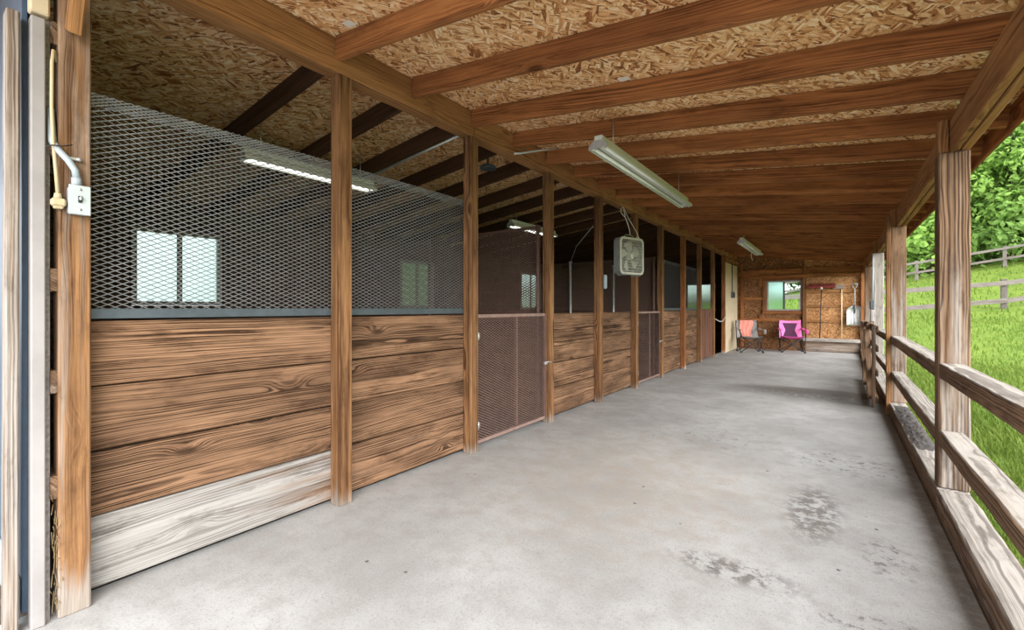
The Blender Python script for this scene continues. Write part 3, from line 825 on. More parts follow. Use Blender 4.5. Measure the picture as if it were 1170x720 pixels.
# ------------------------------------------------------------------ electrical pieces on the first post
o = thing('switch_box', (RX, .443, 1.585), 'pale grey light switch box on the leftmost post', 'switch')
X = RX
b = MB(); b.box((X + .024, .443, 1.645), (.046, .060, .108), ch=.006); b.build('box', M['pvc'], o)
b = MB(); b.box((X + .050, .443, 1.645), (.006, .064, .115), ch=.003); pl_ = b.build('cover_plate', M['plate'], o)
b = MB(); b.box((X + .054, .443, 1.647), (.006, .012, .026), ch=.001); b.build('switch_slot', M['black'], pl_)
b = MB(); b.box((X + .060, .443, 1.650), (.014, .007, .013), ch=.002); b.build('toggle', M['plate'], pl_)
for z in (1.607, 1.686):
    b = MB(); b.tube([(X + .052, .443, z), (X + .0565, .443, z)], .0045, 10); b.build('screw', M['galv'], pl_)

b = MB(); b.tube([(X + .024, .438, 1.70), (X + .024, .438, 1.735)], .016, 12); b.tube([(X + .024, .438, 1.735), (X + .024, .434, 1.765), (X + .020, .415, 1.80), (X + .012, .385, 1.838), (X - .01, .375, 1.87), (X - .03, .372, 2.0)], .0125, 12)
b.build('conduit', M['pvc'], o)
b = MB(); b.box((X + .010, .432, 1.812), (.012, .028, .012), ch=.002); b.tube([(X + .012, .447, 1.812), (X + .020, .447, 1.812)], .008, 10); b.build('conduit_clamp', M['galv'], o)
o = thing('extension_cord', (X + .01, .39, 1.62), 'cream extension cord hanging beside the leftmost post', 'cord')
b = MB(); b.tube([(X - .03, .392, 2.19), (X - .015, .384, 2.225), (X + .002, .376, 2.22), (X + .008, .371, 2.17), (X + .010, .370, 2.0), (X + .012, .374, 1.86), (X + .014, .381, 1.75), (X + .016, .386, 1.66)], .0058, 10); b.build('cable', M['cord'], o)
b = MB(); b.tube([(X + .016, .386, 1.665), (X + .016, .386, 1.645)], [.010, .013], 10); b.box((X + .016, .387, 1.630), (.034, .042, .030), ch=.006); b.box((X + .016, .387, 1.611), (.024, .028, .012), ch=.004); b.build('plug', M['cord'], o)
b = MB(); b.tube([(X + .024, .352, 1.835), (X + .026, .37, 1.846), (X + .028, .40, 1.85), (X + .028, .425, 1.862)], .0025, 6)
tag(b.build('cable_tie', M['black'], origin=(X + .02, .38, 1.84)), 'black cable tie around the cream cord and grey conduit', 'cable tie')
# small switch on a farther post
o = thing('small_switch_box', (RX, 5.455, 1.46), 'small pale box on the post left of the hanging fan', 'electrical box')
b = MB(); b.box((RX + .03, 5.435, 1.56), (.03, .045, .18), ch=.006); b.build('box', M['pvc'], o)
b = MB(); b.box((RX + .047, 5.435, 1.56), (.006, .040, .16), ch=.002); b.build('cover_plate', M['pvc'], o)

# cables near the beam
b = MB(); b.tube([(-2.43, 3.40, 2.652), (-2.40, 3.45, 2.662), (-2.35, 3.70, 2.75), (-2.285, 3.94, 2.825)], .009, 8)
tag(b.build('conduit', M['plate'], origin=(-2.4, 3.6, 2.74)), 'short white conduit between the ridge beam and roof deck', 'conduit')
yy = 2.90
b = MB(); b.tube([(-2.62, yy - .03, roofz(-2.62) - .15), (-3.6, yy - .03, roofz(-3.6) - .15), (-4.6, yy - .03, roofz(-4.6) - .15)], .011, 8)
tag(b.build('conduit', M['galv'], origin=(-3.4, yy, 2.6)), 'grey conduit running under a dark rafter above the nearest stall', 'conduit')
# round dark fitting
o = thing('round_fitting', (-2.80, 3.47, 2.60), 'round dark metal fitting hanging under a stall rafter', 'ceiling fitting')
b = MB(); b.lathe([(.0, .035), (.03, .035), (.07, .025), (.083, .0), (.08, -.008), (.06, .008), (.0, .012)], Matrix.Translation((-2.80, 3.47, 2.60))); b.build('shade', M['galv_dark'], o)
b = MB(); b.tube([(-2.80, 3.47, 2.63), (-2.80, 3.47, 2.84)], .012, 8); b.build('stem', M['black'], o)
# paper stickers on the roof deck
for (sx, sy, L) in ((-2.262, 1.543, 'small white sticker on the deck above the second stall post'), (-1.126, 2.803, 'small white sticker on the deck near the middle of the aisle'), (.167, 4.095, 'small white sticker on the deck near the eave beam')):
    b = MB(); b.box((sx, sy, roofz(sx) - .001), (.075, .05, .0016), Matrix.Rotation(math.atan(SL), 3, 'Y'), ch=.0003)
    tag(b.build('sticker', M['sticker'], origin=(sx, sy, roofz(sx))), L, 'sticker', 'stickers on the roof deck')

# ------------------------------------------------------------------ shop lights
k = N('glowing tube'); k.out((.9, .92, .88), .3, .4); k.b.inputs['Emission Color'].default_value = (1, .98, .92, 1); k.b.inputs['Emission Strength'].default_value = .5
M['tube_lit'] = k.m
def shop_light(x, ya, yb, z, label, group, wid=.14, tube='tube'):
    o = thing('strip_light', (x, (ya + yb) / 2, z), label, 'ceiling light', group); L = yb - ya; ym = (ya + yb) / 2
    # reflector: shallow trapezoid open at the bottom
    b = MB(); w = wid / 2
    prof = [(-w, .0), (-w * .93, .03), (-w * .42, .055), (w * .42, .055), (w * .93, .03), (w, .0)]
    inn = [(p[0] * .965, p[1] - .004) for p in prof]
    V = []; F = []
    for y in (ya, yb):
        for p in prof + list(reversed(inn)): V.append((x + p[0], y, z + p[1]))
    n = 12
    for i in range(n): F.append((i, (i + 1) % n, n + (i + 1) % n, n + i))
    F.append(tuple(reversed(range(n)))); F.append(tuple(range(n, 2 * n)))
    b.add(V, F, V); b.build('reflector', M['white_metal'], o)
    b = MB(); b.box((x, ym, z + .078), (wid * .45, L - .01, .045), ch=.006); b.build('ballast_cover', M['white_metal'], o)
    b = MB(); b.box((x, ym, z + .034), (wid * .26, L - .02, .03), ch=.004); b.build('ballast_channel', M['white_metal'], o)
    for y in (ya, yb):
        b = MB(); b.prism([(-w, 0), (w, 0), (w * .93, .032), (w * .42, .06), (-w * .42, .06), (-w * .93, .032)], .006, Matrix.Translation((x, y + .003, z)) @ Matrix.Rotation(PI / 2, 4, 'X')); b.build('end_cap', M['galv'], o)
    for dx in (-w * .55, w * .55):
        b = MB(); b.tube([(x + dx, ya + .035, z + .010), (x + dx, yb - .035, z + .010)], .0127, 12); b.build('tube', M[tube], o)
        for y in (ya + .02, yb - .02):
            b = MB(); b.box((x + dx, y, z + .016), (.03, .03, .045), ch=.004); b.build('socket', M['white_metal'], o)
    for y in (ya + L * .12, yb - L * .12):
        top = roofz(x) - .01; b = MB(); b.tube([(x, y, z + .10), (x, y, top)], .0035, 6); b.build('hanger', M['galv'], o)
    return o
shop_light(-1.46, 3.12, 5.54, 2.42, 'long white strip light under the rafters, nearest over the aisle', 'strip lights over the aisle', .15)
l2 = shop_light(-1.46, 9.35, 11.79, 2.44, 'distant white strip light over the far end of the aisle, cord dangling', 'strip lights over the aisle', .15)
b = MB(); b.tube([(-1.46, 10.6, 2.44), (-1.47, 10.62, 2.30), (-1.45, 10.65, 2.22)], .008, 6); b.build('pull_cord', M['rope'], l2)
shop_light(-3.74, 1.60, 2.82, 2.375, 'white strip light in the nearest stall behind grey mesh', 'strip lights in the stalls', .13, 'tube_lit')
shop_light(-3.74, 5.14, 6.36, 2.375, 'white strip light in the middle stall behind brown mesh', 'strip lights in the stalls', .13, 'tube_lit')

# ------------------------------------------------------------------ box fan hung under the beam
def rrect(hw, hh, r, n=6):
    P = []
    for (cx, cy, a0) in ((hw - r, hh - r, 0), (-hw + r, hh - r, PI / 2), (-hw + r, -hh + r, PI), (hw - r, -hh + r, 3 * PI / 2)):
        for i in range(n + 1):
            a = a0 + PI / 2 * i / n; P.append((cx + r * math.cos(a), cy + r * math.sin(a)))
    return P
fan = thing('box_fan', (-2.38, 6.10, 1.69), 'off white box fan hanging by a cord between stall posts', 'fan', rz=math.radians(-17))
# local frame: +x is the front, y across, z up
def T(x=0, z=.255): return Matrix.Translation((x, 0, z)) @ Matrix(((0, 0, 1, 0), (1, 0, 0, 0), (0, 1, 0, 0), (0, 0, 0, 1)))
def ring(b, out, inn, d0, d1):
    n = len(out); V = []
    for x in (d0, d1):
        for poly in (out, inn): V += [T(x) @ Vector((p[0], p[1], 0)) for p in poly]
    F = []
    for i in range(n):
        j = (i + 1) % n
        F += [(i, j, 2 * n + j, 2 * n + i), (n + j, n + i, 3 * n + i, 3 * n + j), (2 * n + i, 2 * n + j, 3 * n + j, 3 * n + i), (j, i, n + i, n + j)]
    b.add(V, F, V); return b
OUT = rrect(.255, .255, .07)
ring(MB(), OUT, rrect(.245, .245, .062), -.055, .055).build('housing', M['fan_body'], fan, world=False)
ring(MB(), rrect(.258, .258, .072), rrect(.228, .228, .05), .050, .062).build('front_rim', M['fan_white'], fan, world=False)
b = MB()
for i in range(-11, 12):
    y = i * .0195; hh = .225
    b.tube([(.056, y, .255 - hh), (.056, y, .255 + hh)], .0024, 5)
for i in range(-5, 6):
    if i: b.tube([(.056, -.225, .255 + i * .041), (.056, .225, .255 + i * .041)], .0028, 5)
for rr in (.1, .16, .215):
    b.tube([(.057, rr * math.cos(2 * PI * q / 40), .255 + rr * math.sin(2 * PI * q / 40)) for q in range(40)], .002, 5, closed=True)
b.build('front_grille', M['fan_white'], fan, world=False)
b = MB()
for i in range(-9, 10): b.tube([(-.052, i * .024, .03), (-.052, i * .024, .48)], .0018, 5)
for rr in (.1, .2): b.tube([(-.052, rr * math.cos(2 * PI * q / 32), .255 + rr * math.sin(2 * PI * q / 32)) for q in range(32)], .002, 5, closed=True)
b.build('rear_grille', M['fan_body'], fan, world=False)
b = MB(); b.lathe([(.0, .012), (.03, .012), (.036, .008), (.038, -.002), (.02, -.004), (0, -.004)], T(.058), 24); b.build('grille_badge', M['fan_white'], fan, world=False)
b = MB(); b.lathe([(.0, .03), (.045, .03), (.05, .02), (.05, -.03), (0, -.03)], T(0), 24); hub = b.build('rotor_hub', M['fan_white'], fan, world=False)
for kq in range(5):
    a0 = 2 * PI * kq / 5 + .3; g = []
    for i in range(7):
        r = .045 + (.205 - .045) * i / 6; row = []
        for j in range(5):
            wv = (.26 + .16 * math.sin(PI * i / 7)) ; a = a0 + (j / 4 - .5) * wv * 2 + .25 * i / 6
            row.append((.012 - .035 * (j / 4 - .5), r * math.cos(a), .255 + r * math.sin(a)))
        g.append(row)
    b = MB(); b.sheet(g, .003); q = b.build('blade', M['fan_white'], hub, world=False)
b = MB(); b.tube([(.0, -.10, .51), (.0, -.09, .545), (.0, -.04, .555), (.0, .04, .555), (.0, .09, .545), (.0, .10, .51)], .009, 8); b.build('carry_handle', M['fan_body'], fan, world=False)
for y in (-.15, .15):
    b = MB(); b.box((0, y, -.008), (.15, .035, .022), ch=.005); b.build('foot', M['fan_body'], fan, world=False)
b = MB(); b.lathe([(0, .03), (.017, .03), (.02, .02), (.02, 0), (0, 0)], Matrix.Translation((.02, .16, .51)), 16); b.build('speed_knob', M['fan_white'], fan, world=False)
b = MB()
b.tube([(-.08, -.02, .965), (-.06, -.03, .90), (-.02, -.05, .80), (.01, -.03, .70), (.0, .02, .62), (.0, .03, .55)], .007, 6)
b.tube([(-.08, -.02, .965), (-.05, .06, .80), (.0, .17, .62), (.02, .22, .50)], .006, 6)
b.tube([(-.08, -.02, .965), (-.07, -.09, .92), (-.05, -.10, .86), (-.03, -.04, .80)], .006, 6)
b.build('hanging_cord', M['rope'], fan, world=False)
b = MB(); b.tube([(-2.46, 6.06, 2.662), (-2.46, 6.06, 2.648), (-2.455, 6.09, 2.640), (-2.46, 6.12, 2.650)], .004, 6)
tag(b.build('hook', M['galv'], origin=(-2.46, 6.08, 2.65)), 'small metal hook in the ridge beam above the fan', 'hook')

# ------------------------------------------------------------------ outer posts, sill, rails
OY = [.72, 3.79, 6.84, 9.89, 12.94]
ol = [None, 'thick square timber post in the right foreground', 'second thick porch post from the right, with a board nailed to it', 'bleached post farther along the rail, with a dark box on it', 'distant porch post closest to the back wall']
for i, y in enumerate(OY):
    if i == 0: continue
    b = MB()
    b.beam((.565, y, .134), (.565, y, 2.155), .14, .14, up=(1, 0, 0), ch=.007, step=.1, jig=.0012,
           wtf=lambda q, fc: .9 if i == 3 else (.46 - .34 * max(0, q - .55) / .45 if fc != 'bottom' else .2))
    o = b.build('porch_post', M['fence'], origin=(.565, y, .134)); tag(o, ol[i], 'post', 'porch posts along the lawn side')
    b = MB(); b.box((.52, y, 2.26), (.05, .085, .20), ch=.004, axis=2)
    tag(b.build('post_block', M['beam'], origin=(.52, y, 2.16)), 'short wood block on top of ' + ['', 'the foreground porch post', 'the second porch post from the right', 'the bleached porch post', 'the farthest porch post'][i], 'block')
b = MB(); b.box((.470, 6.72, 1.14), (.04, .06, 2.28), ch=.004, axis=2)
tag(b.build('nailed_board', M['post'], origin=(.47, 6.72, 0)), 'narrow brown upright board on the aisle side of the second porch post', 'board')
sl = ['pale weathered sill timber in the right foreground', 'sill timber with dark debris on top, past the foreground post', 'sill timber behind the old gate', 'distant sill timber next to the back wall corner']
sy = [.3, 3.70, 6.80, 9.9, Y1 - .1]
for i in range(4):
    b = MB(); b.box((.557, (sy[i] + sy[i + 1]) / 2, .0), (.154, sy[i + 1] - sy[i] - .008, .266), ch=.008)
    b = MB(); b.beam((.557, sy[i] + .004, .0), (.557, sy[i + 1] - .004, .0), .266, .154, ch=.009, step=.12, jig=.0025, wtf=lambda q, fc: .86 if fc == 'top' else .36)
    tag(b.build('sill_timber', M['fence'], origin=(.557, (sy[i] + sy[i + 1]) / 2, 0)), sl[i], 'sill', 'sill timbers along the lawn side')
rn = ['in the right foreground', 'between the two nearest porch posts', 'behind the old gate', 'farthest away near the back wall']
ends = [(.35, 3.716), (3.864, 6.766), (6.914, 9.816), (9.964, 12.866)]
for i, (ya, yb) in enumerate(ends):
    for (z0, z1, nm) in ((.797, .888, 'upper'), (.392, .483, 'lower')):
        b = MB(); dz = .012 if i == 1 else 0
        b.beam((.552, ya, (z0 + z1) / 2 - dz), (.552, yb, (z0 + z1) / 2 + dz), z1 - z0, .115, ch=.009, step=.12, jig=.002, wtf=lambda q, fc: .80 if fc == 'top' else .22)
        tag(b.build('fence_rail', M['fence'], origin=(.552, (ya + yb) / 2, z0)), f'{nm} weathered square rail {rn[i]}', 'rail', 'rails along the lawn side')
b = MB(); b.beam((.552, 13.02, .84), (.552, Y1 - .12, .84), .09, .11, wt=.4)
tag(b.build('fence_rail', M['fence'], origin=(.552, 14, .8)), 'last short rail joining the back wall corner post', 'rail', 'rails along the lawn side')
# debris on the sill
b = MB(); g = []
for i in range(90):
    row = []
    for j in range(16):
        u = i / 89; v = j / 15; y = 4.6 + 1.98 * u; x = .487 + .140 * v + random.uniform(-.003, .003)
        e = min(1, 5 * min(u, 1 - u)) * min(1, 4 * min(v, 1 - v))
        row.append((x, y, .133 + e * (.006 + .020 * random.random() ** 2)))
    g.append(row)
b.sheet(g)
tag(b.build('debris', M['dirt'], origin=(.557, 5.6, .133)), 'dark crumbly debris lying on the sill between two porch posts', 'debris', kind='stuff')
# dark box on the third porch post with pale conduit
o = thing('weatherproof_box', (.51, 9.82, 1.1), 'dark outlet box with pale conduit on the bleached porch post', 'electrical box')
b = MB(); b.box((.475, 9.80, 1.27), (.06, .09, .15), ch=.008); b.box((.475, 9.75, 1.27), (.05, .012, .13), ch=.004); b.build('box', M['galv_dark'], o)
b = MB(); b.box((.478, 9.80, 1.09), (.05, .10, .2), ch=.01); b.build('cover', M['white_paint'], o)
b = MB(); b.tube([(.485, 9.80, 1.34), (.487, 9.80, 1.7), (.488, 9.80, 2.15)], .011, 8); b.build('conduit', M['pvc'], o)

# old wooden gate parked along the rail
o = thing('wooden_gate', (.37, 7.1, 0), 'old rough wooden gate with a diagonal brace standing along the rail', 'gate')
gy0, gy1 = 7.10, 9.6
for y in (gy0, (gy0 + gy1) / 2, gy1):
    b = MB(); b.box((.36, y, .50), (.038, .075, .99), ch=.004, axis=2, wt=.35); b.build('stile', M['fence'], o)
for z in (.10, .42, .72, .96):
    b = MB(); b.box((.392, (gy0 + gy1) / 2, z), (.024, gy1 - gy0 + .08, .075), ch=.004, axis=1, wt=.3); b.build('rail', M['fence'], o)
for (a, c_) in ((gy0, (gy0 + gy1) / 2), ((gy0 + gy1) / 2, gy1)):
    b = MB(); b.beam((.336, a + .02, .10), (.336, c_ - .02, .92), .07, .02, wt=.2, up=(1, 0, 0)); b.build('brace', M['fence'], o)

# ------------------------------------------------------------------ tools on the back wall
yt = Y1 - .07
o = thing('push_broom', (-.36, yt, .40), 'wide dark red push broom hung head up on the back wall', 'broom')
b = MB(); b.box((-.36, yt - .04, 1.80), (.64, .07, .065), ch=.012); b.build('head', M['broom_red'], o)
b = MB()
for i in range(46):
    x = -.66 + i * .60 / 45
    for dy in (-.02, .005): b.tube([(x, yt - .04 + dy, 1.83), (x + random.uniform(-.012, .012), yt - .05 + dy + random.uniform(-.01, .01), 1.90)], .004, 4)
b.build('bristles', M['broom_red'], o)
b = MB(); b.tube([(-.40, yt - .03, .40), (-.36, yt - .04, 1.72)], .014, 10); b.build('handle', M['dark_handle'], o)
b = MB(); b.tube([(-.36, yt - .075, 1.765), (-.36, yt - .083, 1.765)], .032, 12); b.build('socket', M['sticker'], o)
b = MB(); b.tube([(.09, yt + .0, .385), (.09, yt + .03, 1.73)], .0135, 10)
tag(b.build('wooden_pole', M['handle'], origin=(.09, yt, .385)), 'pale straight wooden pole leaning on the back wall beside the scoop', 'pole')
b = MB(); b.box((.02, Y1 - .03, 1.80), (.26, .03, .11), ch=.003, wt=.5)
tag(b.build('scrap_board', M['fence'], origin=(.02, Y1, 1.75)), 'short dark grey board on the back wall right of the broom head', 'board')
o = thing('scoop_shovel', (.372, yt, .75), 'grey metal scoop shovel with D handle hung on the back wall', 'shovel')
g = []
for i in range(12):
    z = .745 + .53 * i / 11; u = i / 11
    w = .18 * (1 if u < .72 else math.sqrt(max(.05, 1 - ((u - .72) / .30) ** 2)))
    row = []
    for j in range(11):
        v = j / 10 * 2 - 1
        row.append((.372 + w * v, yt + .03 - .065 * (abs(v) ** 2.2) - .035 * max(0, (u - .75) / .25) ** 2 + .01 * u, z))
    g.append(row)
b = MB(); b.sheet(g, .003); b.build('blade', M['alum'], o)
b = MB()
for v in (-.45, 0, .45): b.tube([(.372 + .18 * v, yt + .012, .78), (.372 + .18 * v * .8, yt + .014, 1.15)], .006, 6)
b.build('blade_rib', M['alum'], o)
b = MB(); b.tube([(.372, yt - .012, 1.08), (.372, yt - .02, 1.22), (.372, yt - .02, 1.30)], [.012, .020, .019], 10); b.build('shaft_socket', M['galv_dark'], o)
b = MB(); b.tube([(.372, yt - .02, 1.26), (.372, yt - .01, 1.74)], .016, 10); b.build('shaft', M['handle_white'] if 'handle_white' in M else M['white_paint'], o)
b = MB()
b.tube([(.372, yt - .01, 1.73), (.335, yt - .01, 1.78), (.315, yt - .01, 1.86)], .011, 8); b.tube([(.372, yt - .01, 1.73), (.409, yt - .01, 1.78), (.429, yt - .01, 1.86)], .011, 8)
b.tube([(.305, yt - .01, 1.865), (.439, yt - .01, 1.865)], .014, 8); b.build('d_handle', M['white_paint'], o)
b = MB(); b.tube([(.372, Y1 - .02, 1.85), (.372, yt - .03, 1.85)], .005, 6); b.tube([(.372, yt - .03, 1.85), (.372, yt - .035, 1.88)], .005, 6)
tag(b.build('nail', M['galv'], origin=(.372, Y1, 1.85)), 'nail holding the scoop shovel by its handle', 'nail')

# ------------------------------------------------------------------ camping chairs
def camp_chair(loc, rz, label, style):
    o = thing('camping_chair', loc, label, 'chair', None, rz)
    tb = M['black']; r = .0115
    hw, fy, ry = .27, -.24, .20
    def L(nm, pts, m=tb, rr=r): b = MB(); b.tube(pts, rr, 8); return b.build(nm, m, o, world=False)
    # crossed legs: front pair, back pair, side pairs
    for s_ in (-1, 1):
        L('leg', [(s_ * hw, fy, .02), (-s_ * (hw - .01), fy + .02, .44)])
        L('leg', [(s_ * hw, ry, .02), (-s_ * (hw - .01), ry + .06, .36)])
        L('leg', [(s_ * (hw + .012), fy, .02), (s_ * (hw + .012), ry + .08, .40)])
        L('leg', [(s_ * (hw + .022), ry, .02), (s_ * (hw + .022), fy + .02, .44)])
        L('back_upright', [(s_ * hw, ry + .02, .12), (s_ * (hw + .005), ry + .07, .40), (s_ * (hw + .01), ry + .17, .86)])
        L('arm_upright', [(s_ * (hw + .01), fy + .02, .42), (s_ * (hw + .035), fy + .015, .63)])
        for y in (fy, ry):
            b = MB(); b.box((s_ * hw, y, .012), (.055, .045, .024), ch=.006); b.build('foot', tb, o, world=False)
    main, sidec, topc, mid = style
    n = 13
    # seat: sling sagging towards the middle
    g = []
    for i in range(n):
        u = i / (n - 1); row = []
        for j in range(n):
            v = j / (n - 1) * 2 - 1
            row.append((v * (hw - .005), fy + .01 + u * (ry - fy + .06), .445 - .085 * u - .045 * (1 - v * v) * math.sin(PI * min(1, u * .9 + .1))))
        g.append(row)
    b = MB(); b.sheet(g, .006); b.build('seat', main, o, world=False)
    def back(x0, x1, u0, u1, off=0.0, curve=None):
        g = []
        for i in range(n):
            u = u0 + (u1 - u0) * i / (n - 1); row = []
            for j in range(n):
                a0, a1 = (x0, x1) if curve is None else curve(u)
                v = a0 + (a1 - a0) * j / (n - 1)
                row.append((v * hw, ry + .06 + .13 * u + .04 * (1 - v * v) - off, .37 + .50 * u - .02 * (1 - v * v) * (u > .9)))
            g.append(row)
        b = MB(); b.sheet(g, -.006 if False else .006); return b
    wa = lambda u: .42 + .34 * abs(u - .45) * 2
    back(0, 0, .0, .86, 0, lambda u: (-wa(u), wa(u))).build('back_panel', mid, o, world=False)
    for s_ in (-1, 1):
        back(0, 0, .0, .86, .004, lambda u: ((-1.0, -wa(u)) if s_ < 0 else (wa(u), 1.0))).build('back_wing', sidec, o, world=False)
    back(-1, 1, .84, 1.0, .006).build('top_band', topc, o, world=False)
    for s_ in (-1, 1):
        g = []
        for i in range(8):
            u = i / 7; row = []
            for j in range(4):
                row.append((s_ * (hw + .02) + (j / 3 - .5) * .075, fy - .0 + u * (ry - fy + .10), .635 - .03 * math.sin(PI * u) + .02 * u))
            g.append(row)
        b = MB(); b.sheet(g, .006); b.build('armrest', sidec if style[0] is M['grey_fab'] else M['pink_fab'], o, world=False)
    b = MB(); b.lathe([(0, -.11), (.036, -.11), (.042, 0), (.045, .004), (.040, 0), (.034, -.105), (0, -.105)], Matrix.Translation((hw + .04, fy + .02, .625)), 16); b.build('cup_holder', main if style[0] is not M['grey_fab'] else M['grey_fab'], o, world=False)
    return o
camp_chair((-1.97, 13.98, 0), math.radians(22), 'grey and black folding camping chair with a coral cloth over its back', (M['grey_fab'], M['grey_fab'], M['grey_fab'], M['grey_fab']))
camp_chair((-1.02, 14.62, 0), math.radians(12), 'hot pink folding camping chair with a dark plum mesh back', (M['pink_fab'], M['lpink_fab'], M['lpink_fab'], M['purple_fab']))
# coral cloth draped on the grey chair
R = Matrix.Translation((-1.97, 13.98, 0)) @ Matrix.Rotation(math.radians(22), 4, 'Z')
g = []
for i in range(18):
    u = i / 17; row = []
    for j in range(12):
        v = j / 11 * 2 - 1; wv = .15 + .03 * math.sin(u * 5)
        if u < .12: y = .20 + .06 + .13 + .02 + .05 * (1 - u / .12); z = .875 + .012 * math.sin(PI * u / .12) - .05 * (1 - u / .12)
        else:
            t = (u - .12) / .88; y = .20 + .06 + .13 * (1 - t) - .012 + .035; z = .885 - .47 * t
        row.append(R @ Vector((-.02 + v * wv + .02 * math.sin(u * 7), y - .028 + .010 * math.sin(v * 9 + u * 3), z)))
    g.append(row)
b = MB(); b.sheet(g, .006)
tag(b.build('cloth', M['coral'], origin=R @ Vector((0, .3, .85))), 'coral pink cloth draped over the back of the grey camping chair', 'cloth')

# ------------------------------------------------------------------ pasture fences
def pasture_fence(pts, hgt, rails, name_label, rw=.12, pw=.14):
    o = thing('pasture_fence', (pts[0][0], pts[0][1], gz(*pts[0])), name_label, 'fence')
    for (x, y) in pts:
        b = MB(); b.box((x, y, gz(x, y) + hgt / 2 - .1), (pw, pw, hgt + .2), ch=.01, axis=2); b.build('post', M['pasture'], o)
    for (p, q) in zip(pts, pts[1:]):
        for rz_ in rails:
            d = Vector((q[0] - p[0], q[1] - p[1], 0)).normalized(); nn = Vector((d.y, -d.x, 0)) * (pw / 2 + .02)
            b = MB(); b.beam(Vector((p[0], p[1], gz(*p) + rz_)) + nn, Vector((q[0], q[1], gz(*q) + rz_)) + nn, rw, .045, ch=.006); b.build('rail', M['pasture'], o)
F1 = [(2.35 + 4.5 * i * .81, 26.4 + 4.5 * i * .585) for i in range(-3, 4)]
pasture_fence(F1, 1.32, (.36, 1.14), 'low grey two rail fence across the lawn behind the shelter', .20, .2)
F2 = [(4.36 + 4.24 * i, 41.06 + .5 * i) for i in range(-3, 5)]
pasture_fence(F2, 1.35, (.55, 1.2), 'grey rail fence higher up the grassy hill before the trees', .15, .18)

# ------------------------------------------------------------------ trees
def tree(x, y, hgt, rad, mat, label, nleaf, ls, low=.12, group='trees behind the fences'):
    z0 = gz(x, y)
    o = thing('tree', (x, y, z0), label, 'tree', group)
    b = MB(); b.tube([(x, y, z0 - .2), (x + .1, y, z0 + hgt * .3), (x - .1, y + .1, z0 + hgt * .75)], [.28, .2, .07], 8)
    for q in range(5):
        a = random.uniform(0, 2 * PI); zz = z0 + hgt * random.uniform(.25, .5)
        b.tube([(x, y, zz), (x + math.cos(a) * rad * .5, y + math.sin(a) * rad * .5, zz + hgt * .2)], [.09, .03], 6)
    b.build('trunk', M['bark'], o)
    V = []; F = []; W = []
    clumps = []
    for _ in range(95):
        a = random.uniform(0, 2 * PI); u = random.uniform(low, 1.0); rr = rad * math.sqrt(max(0.05, 1 - (abs(u - .42) / .62) ** 2)) * random.uniform(.55, 1.0)
        clumps.append((Vector((x + math.cos(a) * rr, y + math.sin(a) * rr, z0 + hgt * u)), rad * random.uniform(.22, .40)))
    for i in range(nleaf):
        c, r = random.choice(clumps)
        d = Vector((random.gauss(0, 1), random.gauss(0, 1), random.gauss(0, 1))).normalized()
        p = c + d * r * random.uniform(.6, 1.05) * Vector((1, 1, .75)).length / 1.6
        nrm = (d + Vector((random.uniform(-.7, .7), random.uniform(-.7, .7), random.uniform(-.2, .9)))).normalized()
        t = nrm.cross(Vector((random.uniform(-1, 1), random.uniform(-1, 1), random.uniform(-1, 1)))).normalized(); w = nrm.cross(t)
        s_ = ls * random.uniform(.6, 1.3); k0 = len(V)
        V += [p - t * s_, p + w * s_ * .5, p + t * s_, p - w * s_ * .5]
        F.append((k0, k0 + 1, k0 + 2, k0 + 3)); W += [random.random()] * 4
    me = bpy.data.meshes.new('foliage'); me.from_pydata([tuple(p - Vector((x, y, z0))) for p in V], [], F)
    at = me.attributes.new('wt', 'FLOAT', 'POINT'); at.data.foreach_set('value', W)
    me.materials.append(mat); f = bpy.data.objects.new('foliage', me); COL.objects.link(f); f.parent = o
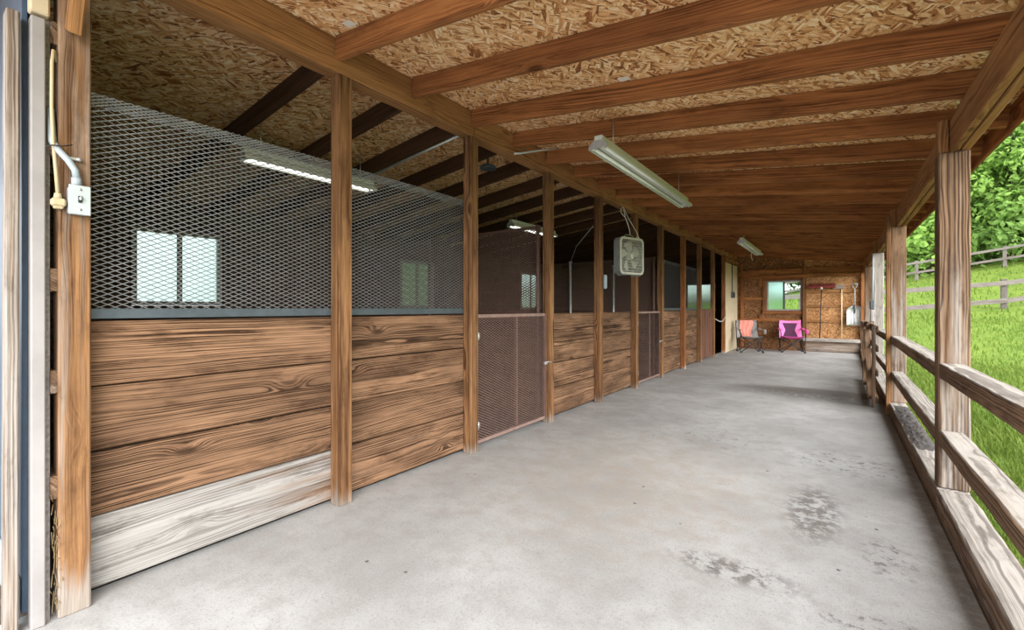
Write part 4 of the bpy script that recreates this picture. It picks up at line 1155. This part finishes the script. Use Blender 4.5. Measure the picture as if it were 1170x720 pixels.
TR = [(4.5, 48, 15, 4.2, 'leaf_a', 'bright green tree just right of the eave edge beyond the fence'),
      (10, 47, 17, 4.5, 'leaf_a', 'bright green bushy tree beside the foreground post'),
      (15.5, 46, 18, 4.6, 'leaf_b', 'soft pale green tree at the right beyond the hill fence'),
      (21, 45.5, 18, 4.8, 'leaf_b', 'pale green tree at the far right edge'),
      (7.5, 56, 21, 7.5, 'leaf_c', 'darker tall tree behind the bright trees'),
      (18, 56, 24, 8.0, 'leaf_c', 'tall deep green tree behind the pale trees'),
      (-1, 50, 15, 4.4, 'leaf_a', 'green tree seen beyond the back wall window'),
      (-6.5, 51, 15, 4.6, 'leaf_c', 'dark tree left of the back window view')]
for (x, y, hh, r, m, L) in TR: tree(x, y, hh, r, M[m], L, 32000, .19)
# low brush under the trees
for i, (x, y) in enumerate(((5.5, 44.5), (9.5, 44.3), (13.5, 44.2), (17.5, 44), (22, 43.8))):
    tree(x, y, 4.0, 2.6, M['leaf_c' if i % 2 else 'leaf_a'], f'low green brush under the trees on the hill, {ORD[i]} from the left', 3500, .24, .02, 'brush under the trees')
# trees outside the stall windows
for i, (x, y, L) in enumerate(((-21, 13, 'green tree outside the middle stall window'), (-22, 22, 'green tree outside the farthest stall window'))):
    tree(x, y, 7.5, 3.6, M['leaf_a'], L, 5000, .28, .12, 'trees outside the stall windows')

# ------------------------------------------------------------------ light, world, camera
W = bpy.data.worlds.new('overcast sky'); S.world = W; W.use_nodes = True
t = W.node_tree; bg = t.nodes['Background']; bg.inputs[0].default_value = (.93, .97, 1.0, 1); bg.inputs[1].default_value = 1.0
sd = bpy.data.lights.new('sun', 'SUN'); sd.energy = 1.9; sd.angle = math.radians(60); sd.color = (1, .97, .93)
so = bpy.data.objects.new('sun', sd); COL.objects.link(so)
so.rotation_euler = Vector((-.70, .50, -.42)).to_track_quat('-Z', 'Y').to_euler()

cam = bpy.data.cameras.new('camera'); co = bpy.data.objects.new('camera', cam); COL.objects.link(co)
cam.sensor_width = 36.0; cam.sensor_fit = 'HORIZONTAL'; cam.lens = 515.0 / 1170 * 36; cam.shift_y = -8.0 / 1170; cam.clip_start = .02; cam.clip_end = 500
co.location = (0, 0, 1.22); co.rotation_euler = (PI / 2, 0, math.radians(35.84))
S.camera = co
S.view_settings.view_transform = 'Standard'; S.view_settings.look = 'None'; S.view_settings.gamma = 1.0; S.view_settings.use_curve_mapping = False
S.view_settings.exposure = 1.95
S.cycles.max_bounces = 10; S.cycles.diffuse_bounces = 6; S.cycles.transparent_max_bounces = 16
S.cycles.use_denoising = True
